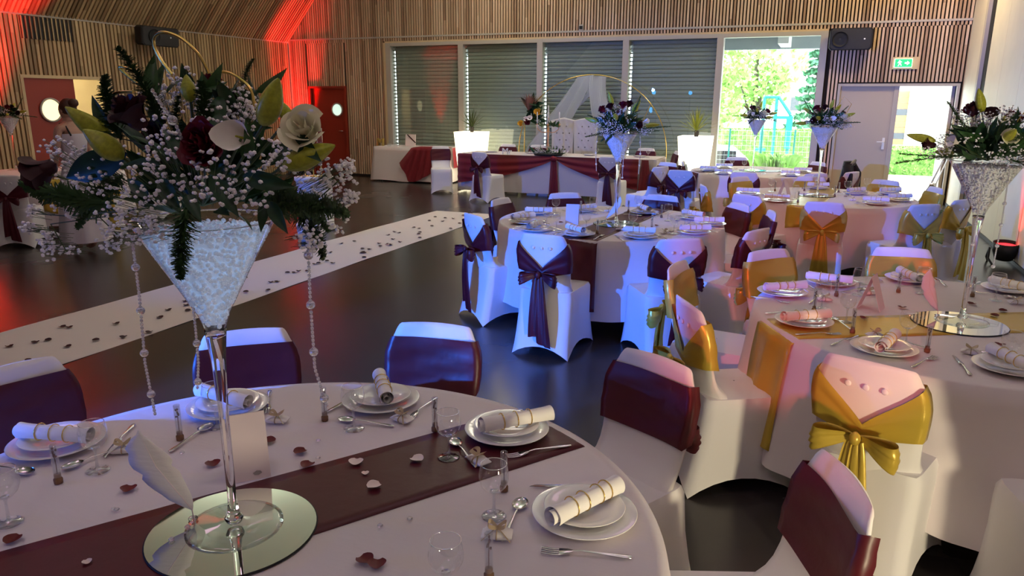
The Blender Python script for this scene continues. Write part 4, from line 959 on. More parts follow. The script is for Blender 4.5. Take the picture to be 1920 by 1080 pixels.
def gyps(m, c, r, n, fr, sub, origin, rnd, st):
    for _ in range(n):
        v = Vector((rnd.gauss(0,1),rnd.gauss(0,1),rnd.gauss(0,1))); v.normalize(); v *= rnd.random()**.4
        p = Vector((c[0]+v.x*r[0],c[1]+v.y*r[1],c[2]+v.z*r[2])); s = fr*rnd.uniform(.7,1.15)
        m.ball(p,(s,s,s*.8),sub,.16)
        if rnd.random() < .5: m.ball(p+Vector((rnd.uniform(-1,1),rnd.uniform(-1,1),rnd.uniform(-.6,.6)))*s*.9,s*.75,sub,.2)
        if rnd.random() < .55:
            q = p+(Vector(origin)-p).normalized()*rnd.uniform(.03,.07); q.z -= .012; st.tube([p,q],.0006,3,False)
def bead_strand(name, pts, label, parent=None, s=1.0):
    m = MB(); pts = [Vector(p) for p in pts]; L = sum((b-a).length for a, b in zip(pts,pts[1:])); d = 0; k = 0; out = []
    def at(d):
        for a, b in zip(pts,pts[1:]):
            l = (b-a).length
            if d <= l: return a+(b-a)*(d/l)
            d -= l
        return pts[-1]
    while d < L:
        if k % 11 == 8: m.ball(at(d),.0088*s,2); d += .014*s
        else: m.ball(at(d),(.0036*s,.0036*s,.0046*s),1); d += .0078*s
        k += 1
    o = m.build(name,'bead'); tag(o,label,'beads','hanging crystal bead strands',kind='stuff'); return o
# ---- the big arrangement on the nearest table, element by element
rnd = random.Random(4)
vx, vy = VA['A']; rimz = ZC+.745
AR = empty('flower_arrangement',(0,0,0),0,'large arrangement of lily buds, dark roses and gypsophila nearest the camera','flowers','flower arrangements on the tall vases')
ctr = Vector((vx,vy,rimz+.03))
def stemto(m, p, r=.0025): m.tube([p,(Vector(p)*.6+ctr*.4)+Vector((0,0,-.012)),ctr],r,5,False)
stm = MB()
for b, tp, w_ in (((-1.252,1.060,1.635),(-1.302,1.020,1.691),.135),((-1.348,1.120,1.660),(-1.395,1.060,1.732),.125),((-0.942,1.100,1.702),(-0.883,1.080,1.784),.135),((-0.888,1.080,1.631),(-0.787,1.100,1.671),.125),((-1.168,1.160,1.742),(-1.173,1.160,1.795),.09),((-0.927,1.150,1.711),(-0.934,1.150,1.743),.075)):
    orient(put('lily_bud',FM['bud'],AR),b,tp,rnd.uniform(0,1),w_*.92); stemto(stm,b,.003)
def flower(kind, nm, p, s, face=(0,-1,.4)):
    o = orient(put(nm,FM[kind],AR),p,Vector(p)+Vector(face)*s,rnd.uniform(0,6),s); o.scale = (s,s,s); stemto(stm,p); return o
flower('rose_dark','rose',(-1.205,1.050,1.718),.050,(-.3,-.6,.9)); flower('carnation','carnation',(-1.003,1.020,1.666),.052,(.1,-1,.3)); flower('rose_dark','rose',(-1.548,1.100,1.595),.052,(-.8,-.5,-.5))
flower('rose_dark','rose',(-1.120,1.220,1.733),.040); c = flower('calla','calla_lily',(-0.930,1.030,1.684),.050,(-.15,-1,.25)); put('spadix',FM['spadix'],c)
flower('rose_cream','rose',(-0.849,1.100,1.694),.052,(.3,-.8,.5)); flower('rose_dark','rose',(-1.303,1.200,1.671),.045); flower('carnation','carnation',(-1.244,1.300,1.777),.030,(0,-.3,1))
for b, tp, w_, kd in (((-1.265,1.080,1.645),(-1.429,1.040,1.582),.17,'leaf'),((-1.022,1.100,1.682),(-1.109,1.120,1.744),.15,'leaf'),((-1.095,1.160,1.754),(-1.048,1.100,1.696),.10,'leaf'),((-0.898,1.050,1.572),(-0.846,1.020,1.529),.14,'leaf'),((-0.912,1.060,1.576),(-0.908,1.030,1.523),.10,'leaf'),
    ((-1.265,1.150,1.733),(-1.249,1.150,1.833),.05,'leaf2'),((-1.038,1.000,1.583),(-0.985,0.970,1.552),.10,'leaf'),((-0.881,1.100,1.689),(-0.802,1.060,1.655),.12,'leaf'),((-0.932,1.050,1.644),(-0.905,1.020,1.705),.10,'leaf2'),((-1.119,1.020,1.611),(-1.057,0.990,1.554),.14,'leaf'),((-1.038,1.020,1.643),(-1.105,1.020,1.705),.14,'leaf'),((-1.379,1.140,1.678),(-1.402,1.120,1.753),.13,'leaf'),((-0.978,1.000,1.619),(-0.904,0.970,1.566),.15,'leaf'),((-0.908,1.000,1.621),(-0.814,1.000,1.608),.15,'leaf'),((-1.129,1.000,1.573),(-1.190,1.000,1.610),.15,'leaf')):
    o = put('leaf',FM[kd],AR); L_ = (Vector(tp)-Vector(b)).length; best = max((k*PI/12 for k in range(24)), key=lambda r: -(orient(o,b,tp,r).rotation_quaternion @ Vector((0,1,0))).dot(Vector((-.62,.72,-.15)))); orient(o,b,tp,best+rnd.uniform(-.35,.35),L_*.82)
for _ in range(60):
    b = Vector((-1.187,1.200,1.717))+Vector((rnd.uniform(-.11,.11),rnd.uniform(-.06,.10),rnd.uniform(-.07,.05))); a = rnd.uniform(0,2*PI); el = rnd.uniform(.0,1.3); tp = b+Vector((math.cos(a)*math.cos(el),math.sin(a)*math.cos(el),math.sin(el)))*rnd.uniform(.04,.08); orient(put('leaf',FM['leaf' if rnd.random() < .6 else 'leaf2'],AR),b,tp,rnd.uniform(0,6))
for _ in range(95):
    a = rnd.uniform(0,2*PI); q = rnd.uniform(.02,.13); b = ctr+Vector((q*math.cos(a)*1.25,q*math.sin(a)*.7,rnd.uniform(-.01,.13))); el = rnd.uniform(-.25,1.0)
    tp = b+Vector((math.cos(a)*math.cos(el),math.sin(a)*math.cos(el)*.8,math.sin(el)))*rnd.uniform(.07,.12); orient(put('leaf',FM['leaf' if rnd.random() < .6 else 'leaf2'],AR),b,tp,rnd.uniform(0,6))
for b, tp, w_ in (((-1.185,1.100,1.698),(-1.238,1.100,1.843),.22),((-1.323,1.120,1.667),(-1.390,1.120,1.795),.26),((-1.112,1.250,1.771),(-1.107,1.250,1.830),.14),((-1.324,1.080,1.543),(-1.635,1.080,1.535),.32),((-0.924,1.080,1.560),(-0.738,1.080,1.587),.28),((-1.031,0.990,1.563),(-1.079,0.990,1.414),.24),((-0.921,1.150,1.544),(-0.831,1.150,1.480),.24),((-1.157,1.100,1.653),(-1.159,1.100,1.754),.2),((-1.309,1.100,1.596),(-1.502,1.100,1.484),.2),((-0.991,1.200,1.568),(-0.878,1.200,1.521),.2),((-1.079,1.100,1.636),(-1.118,1.150,1.764),.25)):
    orient(put('fern_sprig',FM['fern'],AR),b,tp,rnd.uniform(0,6),w_*1.5)
gm_ = MB()
for c, r, n, k in (((-1.537,1.140,1.635),.050,70,1),((-1.344,1.080,1.596),.065,80,1),((-1.085,0.990,1.624),.085,120,1),((-0.929,0.990,1.608),.090,130,1),((-1.105,1.220,1.739),.065,110,1),((-1.288,1.250,1.776),.060,80,1),((-0.908,1.160,1.647),.050,60,1),((-0.820,1.160,1.611),.038,60,1),((-0.858,1.160,1.569),.045,50,1),
    ((-1.653,1.120,1.465),.022,45,1),((-1.623,1.120,1.503),.02,30,1),((-1.589,1.120,1.439),.03,50,1),((-1.512,1.120,1.562),.05,60,1),((-1.410,1.100,1.624),.05,60,1),((-1.347,1.080,1.458),.035,40,1),((-0.809,1.160,1.631),.022,45,1),((-0.804,1.160,1.572),.022,45,1),((-1.577,1.120,1.416),.038,40,1),((-1.516,1.120,1.420),.02,18,1),((-1.267,1.050,1.497),.055,60,1),((-1.125,1.000,1.514),.035,40,1),((-0.840,1.080,1.502),.030,60,1),((-0.818,1.150,1.522),.03,22,1),((-1.079,1.030,1.688),.07,55,1),((-1.157,1.200,1.728),.055,90,1),((-1.292,1.200,1.748),.05,70,1),((-1.065,1.180,1.719),.055,80,1),((-1.239,1.250,1.754),.05,60,1),((-0.880,1.030,1.647),.05,50,1),((-1.234,1.040,1.542),.07,90,1),((-1.476,1.100,1.532),.05,50,1),((-0.898,1.200,1.604),.06,60,1),((-1.057,1.100,1.705),.06,35,1)):
    gyps(gm_,c,(r,r*.7,r*.75),int(n*k*.75),.0044,1,ctr,rnd,stm)
tag(gm_.build('gypsophila','gyp',AR),kind='stuff'); stm.build('stems','stem',AR)
for q in (((-1.628,1.120,1.497),(-1.508,1.120,1.498),(-1.291,1.100,1.526)),((-1.527,1.120,1.407),(-1.572,1.120,1.476),(-1.307,1.100,1.519)),((-0.814,1.160,1.611),(-0.871,1.160,1.568),(-0.990,1.150,1.553)),((-1.284,1.050,1.485),(-1.336,1.050,1.524),(-1.189,1.050,1.544))): MB().tube(q,.0014,5).build('gypsophila_stem','stem',AR)
def loopcurve(pts, nm, r=.0032):
    P_ = [Vector(p) for p in pts]; out = []
    for i in range(len(P_)-1):
        a, b, c, d = P_[max(0,i-1)], P_[i], P_[i+1], P_[min(len(P_)-1,i+2)]
        for k in range(8): t = k/8; out.append(.5*((2*b)+(-a+c)*t+(2*a-5*b+4*c-d)*t*t+(-a+3*b-3*c+d)*t**3))
    out.append(P_[-1]); return MB().tube(out,r,7).build(nm,'gold',AR)
loopcurve([(-1.200,1.150,1.795),(-1.224,1.150,1.823),(-1.238,1.150,1.851),(-1.231,1.150,1.869),(-1.205,1.150,1.874),(-1.176,1.160,1.863),(-1.146,1.170,1.833),(-1.134,1.180,1.797)],'wire_loop')
loopcurve([(-1.289,1.150,1.775),(-1.318,1.150,1.793),(-1.339,1.150,1.810),(-1.316,1.150,1.808),(-1.296,1.160,1.799)],'wire_loop')
loopcurve([(-1.147,1.200,1.798),(-1.107,1.200,1.800),(-1.075,1.200,1.787),(-1.051,1.200,1.767),(-1.044,1.200,1.734)],'wire_loop')
loopcurve([(-1.390,1.150,1.726),(-1.379,1.150,1.748),(-1.351,1.150,1.760),(-1.309,1.150,1.762)],'wire_loop')
bead_strand('bead_strand',[(-1.070,0.980,1.762),(-1.051,0.980,1.735),(-1.025,0.980,1.705),(-1.032,1.000,1.672)],'beaded strand woven through the top of the nearest arrangement')
bead_strand('bead_strand',[(-1.305,1.100,1.469),(-1.292,1.090,1.341),(-1.288,1.080,1.203),(-1.277,1.080,1.085)],'leftmost long crystal bead strand below the nearest flowers')
bead_strand('bead_strand',[(-1.219,1.160,1.385),(-1.219,1.160,1.272),(-1.221,1.160,1.186),(-1.232,1.160,1.124)],'short crystal bead strand left of the nearest vase stem')
bead_strand('bead_strand',[(-0.858,1.100,1.532),(-0.846,1.080,1.391),(-0.846,1.080,1.255),(-0.816,1.070,1.186)],'right-hand long crystal bead strand below the nearest flowers')
# ---- the other arrangements
def arrangement(key, seed, label, s=1.0, up=1.0, acc=()):
    r_ = random.Random(seed); x, y = VA[key]; z = ZC+.745; R = empty('flower_arrangement',(x,y,z),0,label,'flowers','flower arrangements on the tall vases'); sm = MB(); gm2 = MB()
    for _ in range(100):
        a = r_.uniform(0,2*PI); el = r_.uniform(-.15,1.45); q = r_.uniform(.0,.10)*s; b = Vector((q*math.cos(a),q*math.sin(a),r_.uniform(0,.10)*s))
        L = r_.uniform(.06,.13)*s; tp = b+Vector((math.cos(a)*math.cos(el)*1.2,math.sin(a)*math.cos(el)*1.2,math.sin(el)*.9*up))*L; orient(put('leaf',FM['leaf' if r_.random() < .65 else 'leaf2'],R),b,tp,r_.uniform(0,6))
    for k in range(8):
        a = k*2*PI/8+r_.uniform(-.3,.3); el = r_.choice((-.30,-.1,.1,.5,.9)); b = Vector((.06*math.cos(a),.06*math.sin(a),.02)); tp = b+Vector((math.cos(a)*math.cos(el),math.sin(a)*math.cos(el),math.sin(el)))*r_.uniform(.24,.36)*s; orient(put('fern_sprig',FM['fern2'],R),b,tp,r_.uniform(0,6),.26)
    for k in range(9):
        a = k*2.4+seed; el = .15+1.1*((k*.37)%1); d = Vector((math.cos(a)*math.cos(el)*1.15,math.sin(a)*math.cos(el)*1.15,math.sin(el)*up)); p = d*.185*s+Vector((0,0,.03)); kd = ('rose_dark','carnation','rose_dark','calla','rose_dark','carnation','rose_cream','carnation','rose_dark')[k]
        sz = .042 if kd != 'calla' else .046; o = orient(put('rose' if 'rose' in kd else ('carnation' if kd == 'carnation' else 'calla_lily'),FM[kd],R),p,p+d*sz,0,sz); o.scale = (sz,sz,sz); sm.tube([p,(0,0,0)],.002,4,False)
    for k in range(7):
        a = k*2*PI/7+seed*.7; el = (-.05,.25,1.2,.4,.8,.1,.6)[k]; d = Vector((math.cos(a)*math.cos(el)*1.15,math.sin(a)*math.cos(el)*1.15,math.sin(el)*up)); p = d*.17*s+Vector((0,0,.03)); orient(put('lily_bud',FM['bud'],R),p,p+d*.11,0,.11); sm.tube([p,(0,0,0)],.0025,4,False)
    for _ in range(30):
        a = r_.uniform(0,2*PI); el = r_.uniform(-.2,1.4); d = Vector((math.cos(a)*math.cos(el)*1.2,math.sin(a)*math.cos(el)*1.2,math.sin(el)*up)); p = d*r_.uniform(.13,.22)*s; gyps(gm2,p,(.045,.045,.035),20,.0046,0,(0,0,0),r_,sm)
    for _ in range(20):
        a = r_.uniform(0,2*PI); p = Vector((math.cos(a)*.17,math.sin(a)*.17,r_.uniform(.0,.09)))*s; gyps(gm2,p,(.05,.05,.035),20,.0046,0,(0,0,0),r_,sm)
    tag(gm2.build('gypsophila','gyp',R),kind='stuff'); sm.build('stems','stem',R)
    if key != 'F':
        pts = [Vector((-.28*s,0,.02)),Vector((-.22,.1,.05))]
        MB().tube([(.05,0,.1),(.16,.02,.30),(.24,.02,.22),(.18,.0,.08)],.0025,6).build('wire_loop','gold',R)
    return R
arrangement('B',3,'arrangement of dark roses and gypsophila at the right edge',1.10,1.0)
arrangement('C',12,'arrangement over the middle table with a red carnation on top',1.0,1.1)
arrangement('D',23,'arrangement before the beige door, second smallest',.95,.95)
arrangement('E',35,'smallest-looking arrangement, before the bare window',.85,.85)
arrangement('F',44,'dark arrangement at the left edge before the red-lit wall',.9,.6)
for key, offs in (('B',((-.03,-.145,.34,'strand of beads beside the stem of the gold-runner vase'),(.06,-.14,.44,'bead strand right of the gold-runner vase stem'))),('C',((-.17,-.05,.30,'bead strand left of the middle vase'),(.07,-.13,.34,'bead strand against the middle vase'),(.17,0,.32,'bead strand right of the middle vase')))):
    for dx, dy, L, l in offs:
        x, y = VA[key]; bead_strand('bead_strand',[(x+dx,y+dy,ZC+.73),(x+dx*1.05,y+dy*1.05,ZC+.73-L*.5),(x+dx*1.0,y+dy,ZC+.73-L)],l)
# ================================================================== PETALS AND STONES
def petal_mesh(m, seed, s=.021):
    r_ = random.Random(seed); rows = []
    for i in range(7):
        v = i/6; row = []
        for j in range(7):
            u = j/6*2-1; w_ = math.sin(PI*(.12+.80*v))**.7; row.append((s*u*w_*1.0, s*(v*1.7-.85), .002+.35*s*u*u*w_+.25*s*(v-.4)**2+r_.uniform(0,.04)*s))
        rows.append(row)
    return MB().grid(rows).mesh('rose_petal',m)
PM = {('r',k):petal_mesh('petal_red',k) for k in range(3)}; PM.update({('w',k):petal_mesh('petal_white',k+5) for k in range(3)}); PM.update({('d',k):petal_mesh('petal_dark',k+9,.028) for k in range(3)})
for q, l in (((-1.591,1.237),'red petal left of the feather'),((-1.644,0.966),'dark red petal at the bottom left of the nearest table'),((-1.242,1.526),'red petal at the upper edge of the burgundy runner'),((-1.312,1.584),'small red petal above the burgundy runner'),((-1.491,1.429),'dark red petal standing beside the pink card'),
    ((-1.441,1.605),'red petal behind the pink card'),((-0.848,1.213),'left one of two touching red petals at the bottom'),((-0.815,1.210),'right one of two touching red petals at the bottom'),
    ((0.450,4.010),'red petal above the mirror on the gold-runner table'),((0.785,4.229),'red petal behind the vase on the gold-runner table'),((0.847,4.028),'red petal right of the mirror on the gold runner'),((0.905,4.143),'thin dark petal at the right on the gold runner'),((0.267,3.732),'heart-shaped red petal on the gold runner'),((0.780,3.526),'red petal under the right-hand wine glass'),
    ((-1.175,5.981),'dark petal before the purple sash chair'),((-1.353,6.265),'dark petal on the middle runner right of the vase'),((-1.945,5.817),'dark petal left of the middle tent card'),((0.294,8.702),'dark petal on the double-door table')):
    tag(put('rose_petal',PM[('r',random.randrange(3))],None,(q[0],q[1],ZC+.001),random.uniform(0,6)),l,'petal','red petals on the tables')
for q, l, s in (((-1.126,1.592),'white petal at the left of the burgundy runner'),((-0.976,1.673),'white petal in the middle of the burgundy runner'),((-1.007,1.498),'blue-white curled petal on the burgundy runner'),((-1.068,1.550),'tiny petal between two white petals'),((-1.411,0.971),'small pinkish petal at the bottom left of the runner')) and [(a,b,(.5 if 'tiny' in b or 'small' in b else 1)) for a, b in (((-1.126,1.592),'white petal at the left of the burgundy runner'),((-0.976,1.673),'white petal in the middle of the burgundy runner'),((-1.007,1.498),'blue-white curled petal on the burgundy runner'),((-1.068,1.550),'tiny petal between two white petals'),((-1.411,0.971),'small pinkish petal at the bottom left of the runner'))]:
    o = tag(put('rose_petal',PM[('w',random.randrange(3))],None,(q[0],q[1],ZC+.002),random.uniform(0,6)),l,'petal','white petals on the burgundy runner'); o.scale = (s,s,s)
gem = MB().lathe([(0,0),(.0055,.002),(.0075,.0045),(.005,.0075),(0,.0080)],8).mesh('crystal_stone','bead')
for q, l in (((-1.543,1.150),'clear stone left of the feather foot'),((-1.534,1.152),'second clear stone left of the feather foot'),((-0.891,1.344),'clear stone below the runner near the bottom'),((-0.841,1.398),'clear stone right of its twin below the runner'),((-1.309,1.665),'clear stone above the runner at the far side'),((-1.241,1.572),'clear stone above the runner beside a red petal'),((-1.301,1.103),'clear stone on the left of the mirror'),((-1.306,1.156),'clear stone beside the feather foot on the mirror'),((-1.622,1.447),'clear stone above the feather')):
    tag(put('crystal_stone',gem,None,(q[0],q[1],ZC+(.0 if 'mirror' not in l else .0046))),l,'stone','crystal stones on the nearest table')
fl = [(-5.269,3.306),(-5.188,3.445),(-5.358,3.785),(-5.296,3.796),(-4.86,3.163),(-4.886,3.469),(-5.045,4.011),(-4.704,3.787),(-4.87,4.279),(-4.981,4.471),(-5.058,4.734),(-4.956,4.645),(-4.815,4.524),(-5.193,5.636),(-5.401,5.854),(-4.895,6.02),(-4.901,6.097),(-4.841,5.595),(-4.798,5.637),(-4.961,5.992),(-4.66,5.334),(-4.806,5.207),(-4.954,6.436),(-4.95,6.497),(-4.815,6.134),(-5.084,6.774),(-4.931,6.624),(-5.386,7.545),(-5.179,7.027),(-4.807,6.559),(-5.315,7.731),(-4.826,7.147),(-4.956,7.366),(-4.862,7.372),(-4.849,7.204),(-4.798,7.159),(-4.665,6.957),(-4.609,7.013),(-4.957,7.733),(-4.847,7.594),(-4.854,7.74),(-4.95,8.05),(-5.168,8.289),(-5.217,8.532),(-5.122,8.484),(-4.775,7.928),(-4.787,7.731),(-4.781,7.697),(-4.84,8.519),(-4.693,8.285),(-4.619,8.236),(-5.046,8.885),(-4.887,8.631),(-4.614,8.575),(-5.333,9.906),(-5.144,9.876),(-5.017,10.221),(-5.037,10.453),(-5.015,10.524),(-4.696,9.852),(-5.15,8.934),(-5.041,9.592),(-4.641,9.063),(-4.456,7.514),(-4.983,9.155),(-5.244,9.556),(-5.011,9.879),(-4.727,9.521),(-4.329,6.621),(-4.491,6.41),(-4.525,6.128),(-4.512,5.761),(-4.928,4.928),(-4.469,4.568),(-4.624,3.949),(-4.828,3.652),(-5.152,3.514)]
for i, q in enumerate(fl):
    if -5.6 < q[0] < -4.62: tag(put('rose_petal',PM[('d',i%3)],None,(q[0],q[1],.007),random.uniform(0,6)),'dark rose petal lying on the white aisle carpet','petal','dark petals on the aisle carpet')
# ================================================================== HEAD TABLE
HX0, HX1, HY0, HY1 = -6.38, -2.62, 12.88, 13.72
t = empty('head_table',((HX0+HX1)/2,13.3,0),0,'long head table dressed in white pleats and burgundy swags','table')
MB().b2(-1.79,1.79,-.40,.40,.70,.74).build('tabletop','jamb',t,False)
for a in (-1,1):
    for b in (-1,1): MB().tube([(a*1.6,b*.33,.70),(a*1.6,b*.33,0)],.018).build('leg','steel',t)
tag(MB().b2(HX0,HX1,HY0,HY1,.742,.752).build('tablecloth','cloth',None,False),'white cloth covering the top of the head table','tablecloth')
rows = []; seq = [(HX0,HY1)]+[(HX0,HY1-(HY1-HY0)*i/40) for i in range(1,40)]+[(HX0+(HX1-HX0)*i/190,HY0) for i in range(191)]+[(HX1,HY0+(HY1-HY0)*i/40) for i in range(1,41)]
for zz, amp in ((.745,.002),(.70,.010),(.4,.016),(.06,.020)):
    row = []
    for i, (x, y) in enumerate(seq):
        o = amp*(1 if i%2 else -1); row.append((x+(o-.02 if x <= HX0+.001 else (o+.02 if x >= HX1-.001 else 0)), y+(o-.02 if HX0 < x < HX1 else 0), zz))
    rows.append(row)
tag(MB().grid(rows).build('pleated_skirt','cloth'),'white pleated skirt around the head table','table skirt')
def swag(x0, x1, z_low, label, y=HY0-.055):
    # full depth at x0, gathered at x1
    rows = []
    for i in range(49):
        u = i/48; x = x0+(x1-x0)*u; zb = .70-(.70-z_low)*(1-u)**.75 if u < 1 else .70; row = []
        for j in range(17):
            v = j/16; z = .752+(zb-.752)*v; row.append((x, y-.012*math.sin(v*26*(.35+.65*(1-u))+u*3)*(1-.3*u)-.03*v*(1-u)*.6, z-.03*math.sin(PI*u)*v))
        rows.append(row)
    o = MB().grid(rows).build('swag','burg_tulle'); tag(o,label,'drape','burgundy swags on the head table'); return o
swag(HX0-.01,-4.47,.20,'burgundy swag on the left half of the head table'); swag(-2.9,-4.41,.22,'burgundy swag on the right half of the head table')
def tail(x, y, w0, w1, z0, z1, label, axis='x', m='burg_tulle'):
    rows = []
    for i in range(15):
        t_ = i/14; wd = w0+(w1-w0)*t_; row = []
        for j in range(13):
            v = j/12-.5; a = v*wd; d = -.015*math.sin(v*20+t_*2)*(.4+t_)-.01
            row.append((x+(a if axis == 'x' else d), y+(d if axis == 'x' else a), z0+(z1-z0)*t_))
        rows.append(row)
    return tag(MB().grid(rows).build('drape_tail',m),label,'drape','burgundy tails on the head table')
tail(-4.44,HY0-.09,.10,.19,.74,.06,'burgundy tail hanging at the centre of the head table'); tail(-2.78,HY0-.07,.12,.26,.745,.04,'burgundy tail at the right corner of the head table')
tail(HX0-.05,HY0+.2,.3,.42,.745,.02,'burgundy tail over the left end of the head table','y')
tag(MB().ball((-4.44,HY0-.10,.71),(.07,.035,.055),2,.08).build('drape_knot','burg_tulle'),'gathered knot of the two burgundy swags','drape')
def text(body, name, loc, size, depth, m, label, cat, rz=0, parent=None):
    cu = bpy.data.curves.new(name,'FONT'); cu.body = body; cu.size = size; cu.extrude = depth; cu.align_x = 'CENTER'; tmp = bpy.data.objects.new(name,cu); COL.objects.link(tmp)
    dg = bpy.context.evaluated_depsgraph_get(); me = bpy.data.meshes.new_from_object(tmp.evaluated_get(dg)); bpy.data.objects.remove(tmp); me.materials.clear(); me.materials.append(M[m])
    o = put(name,me,parent,loc,0,(PI/2,0,rz)); 
    if label: tag(o,label,cat)
    return o
text('Mr','letters',(-5.42,HY0+.05,.753),.17,.012,'white','white Mr letters standing on the left of the head table','letters')
text('Mrs','letters',(-3.28,HY0+.05,.753),.17,.012,'white','white Mrs letters standing on the right of the head table','letters')
# white risers at the foot of the table
for k, x in enumerate((-5.35,-4.95,-4.72,-4.28)): tag(MB().b2(x-.09,x+.09,13.0,13.1,0,.07).build('white_block','white',None,False),('leftmost white block showing under the head table skirt','second white block from the left under the head table skirt','third white block under the head table skirt','white block right of the centre tail of the head table')[k],'block','white blocks under the head table')
# place settings on the head table
HN = ['at the left corner of the head table','left of the Mr letters','before the candelabra on the head table','before the left throne','before the right throne','at the right end of the head table']
for ph, x in zip(HN,(-5.95,-5.1,-4.75,-4.55,-3.95,-3.0)):
    tag(put('dinner_plate',me_plate,None,(x,13.38,.7525)),'large white plate '+ph,'plate','large dinner plates')
    wine_glass((x+.16,13.3),'wine glass '+ph,'wine glasses on the head table',.7525)
# table centre arrangement
R = empty('low_arrangement',(-4.62,12.99,.753),0,'low garland of gypsophila and lilies on the head table','flowers'); r_ = random.Random(9); g2 = MB(); sm = MB()
MB().lathe([(0,0),(.16,0),(.18,.03),(.14,.05),(0,.05)],20,sx=1.6).build('flower_tray','dark',R)
for _ in range(60):
    b = Vector((r_.uniform(-.26,.26),r_.uniform(-.08,.08),.04)); a = r_.uniform(0,6.3); tp = b+Vector((math.cos(a)*.13,math.sin(a)*.10,r_.uniform(-.02,.13))); orient(put('leaf',FM['leaf2'],R),b,tp,r_.uniform(0,6))
for _ in range(16): gyps(g2,(r_.uniform(-.33,.15),r_.uniform(-.1,.05),r_.uniform(.05,.16)),(.07,.06,.04),30,.006,0,(0,0,0),r_,sm)
for k in range(5):
    p = Vector((.12+.06*k,-.05,.08)); orient(put('lily',FM['calla'],R),p,p+Vector((.03,-.05,.03)),0,.06)
tag(g2.build('gypsophila','gyp',R),kind='stuff'); sm.build('stems','stem',R)
# candelabra
cd = empty('candelabra',(-4.74,13.3,.753),0,'copper-gold five-arm candelabra on the head table','candelabra'); M['copper'] = mat('copper',(.72,.38,.20),.28,1)
MB().lathe([(0,0),(.085,0),(.09,.01),(.05,.025),(.02,.05),(.014,.10),(.024,.16),(.014,.22),(.013,.40),(.022,.47),(.012,.52),(.010,.64),(.018,.66),(.018,.67),(0,.67)],20).build('column','copper',cd)
for k in range(4):
    a = .3+k*PI/2; c, s = math.cos(a), math.sin(a)
    MB().tube([(c*r*1.0,s*r*1.0,z) for r, z in ((.01,.42),(.06,.40),(.13,.41),(.19,.46),(.205,.53))],.007,8).lathe([(0,.53),(.02,.535),(.024,.56),(.0,.56)],12,(c*.205,s*.205,0)).build('arm','copper',cd)
    MB().lathe([(0,.56),(.010,.56),(.010,.76),(.004,.775),(0,.78)],10,(c*.205,s*.205,0)).build('candle','white',cd)
MB().lathe([(0,.67),(.010,.67),(.010,.88),(.004,.895),(0,.90)],10).build('candle','white',cd)
g3 = MB(); sm3 = MB()
for _ in range(45):
    a = r_.uniform(0,6.3); b = Vector((.12*math.cos(a),.12*math.sin(a),.52)); tp = b+Vector((math.cos(a)*.1,math.sin(a)*.1,r_.uniform(-.02,.1))); orient(put('leaf',FM['leaf2'],cd),b,tp,r_.uniform(0,6))
for _ in range(9): gyps(g3,(r_.uniform(-.2,.2),r_.uniform(-.15,.15),r_.uniform(.52,.62)),(.05,.05,.03),18,.007,0,(0,0,.5),r_,sm3)
tag(g3.build('blossoms','gyp',cd),kind='stuff')
# thrones
def throne(x, label):
    t = empty('throne_chair',(x,13.98,0),PI,label,'chair','white tufted throne chairs')
    rows = []; W = .21
    for i in range(25):
        z = .42+.93*i/24; wv = W*(1.0+.10*(i/24)**2); row = []
        for j in range(21):
            u = j/20*2-1; tuft = .012*abs(math.cos(PI*(i/4+ (j/5)))*math.cos(PI*(i/4-(j/5)))); row.append((wv*u, .0+tuft-.035*abs(u)**6*(-1), z+(.03*(1-u*u) if i == 24 else 0)))
        rows.append(row)
    m = MB().grid(rows); m.grid([[(p[0],p[1]-.09,p[2]) for p in r] for r in rows],flip=True)
    m.grid([[r[0] for r in rows],[(r[0][0],r[0][1]-.09,r[0][2]) for r in rows]]); m.grid([[r[-1] for r in rows],[(r[-1][0],r[-1][1]-.09,r[-1][2]) for r in rows]]); m.grid([rows[-1],[(p[0],p[1]-.09,p[2]) for p in rows[-1]]])
    m.build('backrest','tuft',t)
    MB().tube([(-.24,-.03,1.33),(0,-.05,1.385),(.24,-.03,1.33)],[.035,.03,.035],10).build('crest_roll','tuft',t)
    for r in range(6):
        for c in range(3 if r%2 == 0 else 2): MB().ball(((c-(1 if r%2 == 0 else .5))*.13,.012,.60+r*.13),(.014,.008,.014),1).build('button','pearl_button',t)
    MB().b2(-.23,.23,-.02,.46,.32,.46).build('seat','tuft',t,False)
    for a in (-1,1):
        MB().tube([(a*.24,0,.62),(a*.25,.25,.66),(a*.25,.42,.60),(a*.25,.42,.44)],.035,8).build('armrest','tuft',t)
        for b in (.02,.42): MB().tube([(a*.2,b,.33),(a*.215,b,0)],[.028,.018],8).build('leg','gold',t)
throne(-4.67,'white tufted throne chair on the left behind the head table'); throne(-4.22,'white tufted throne chair on the right behind the head table')
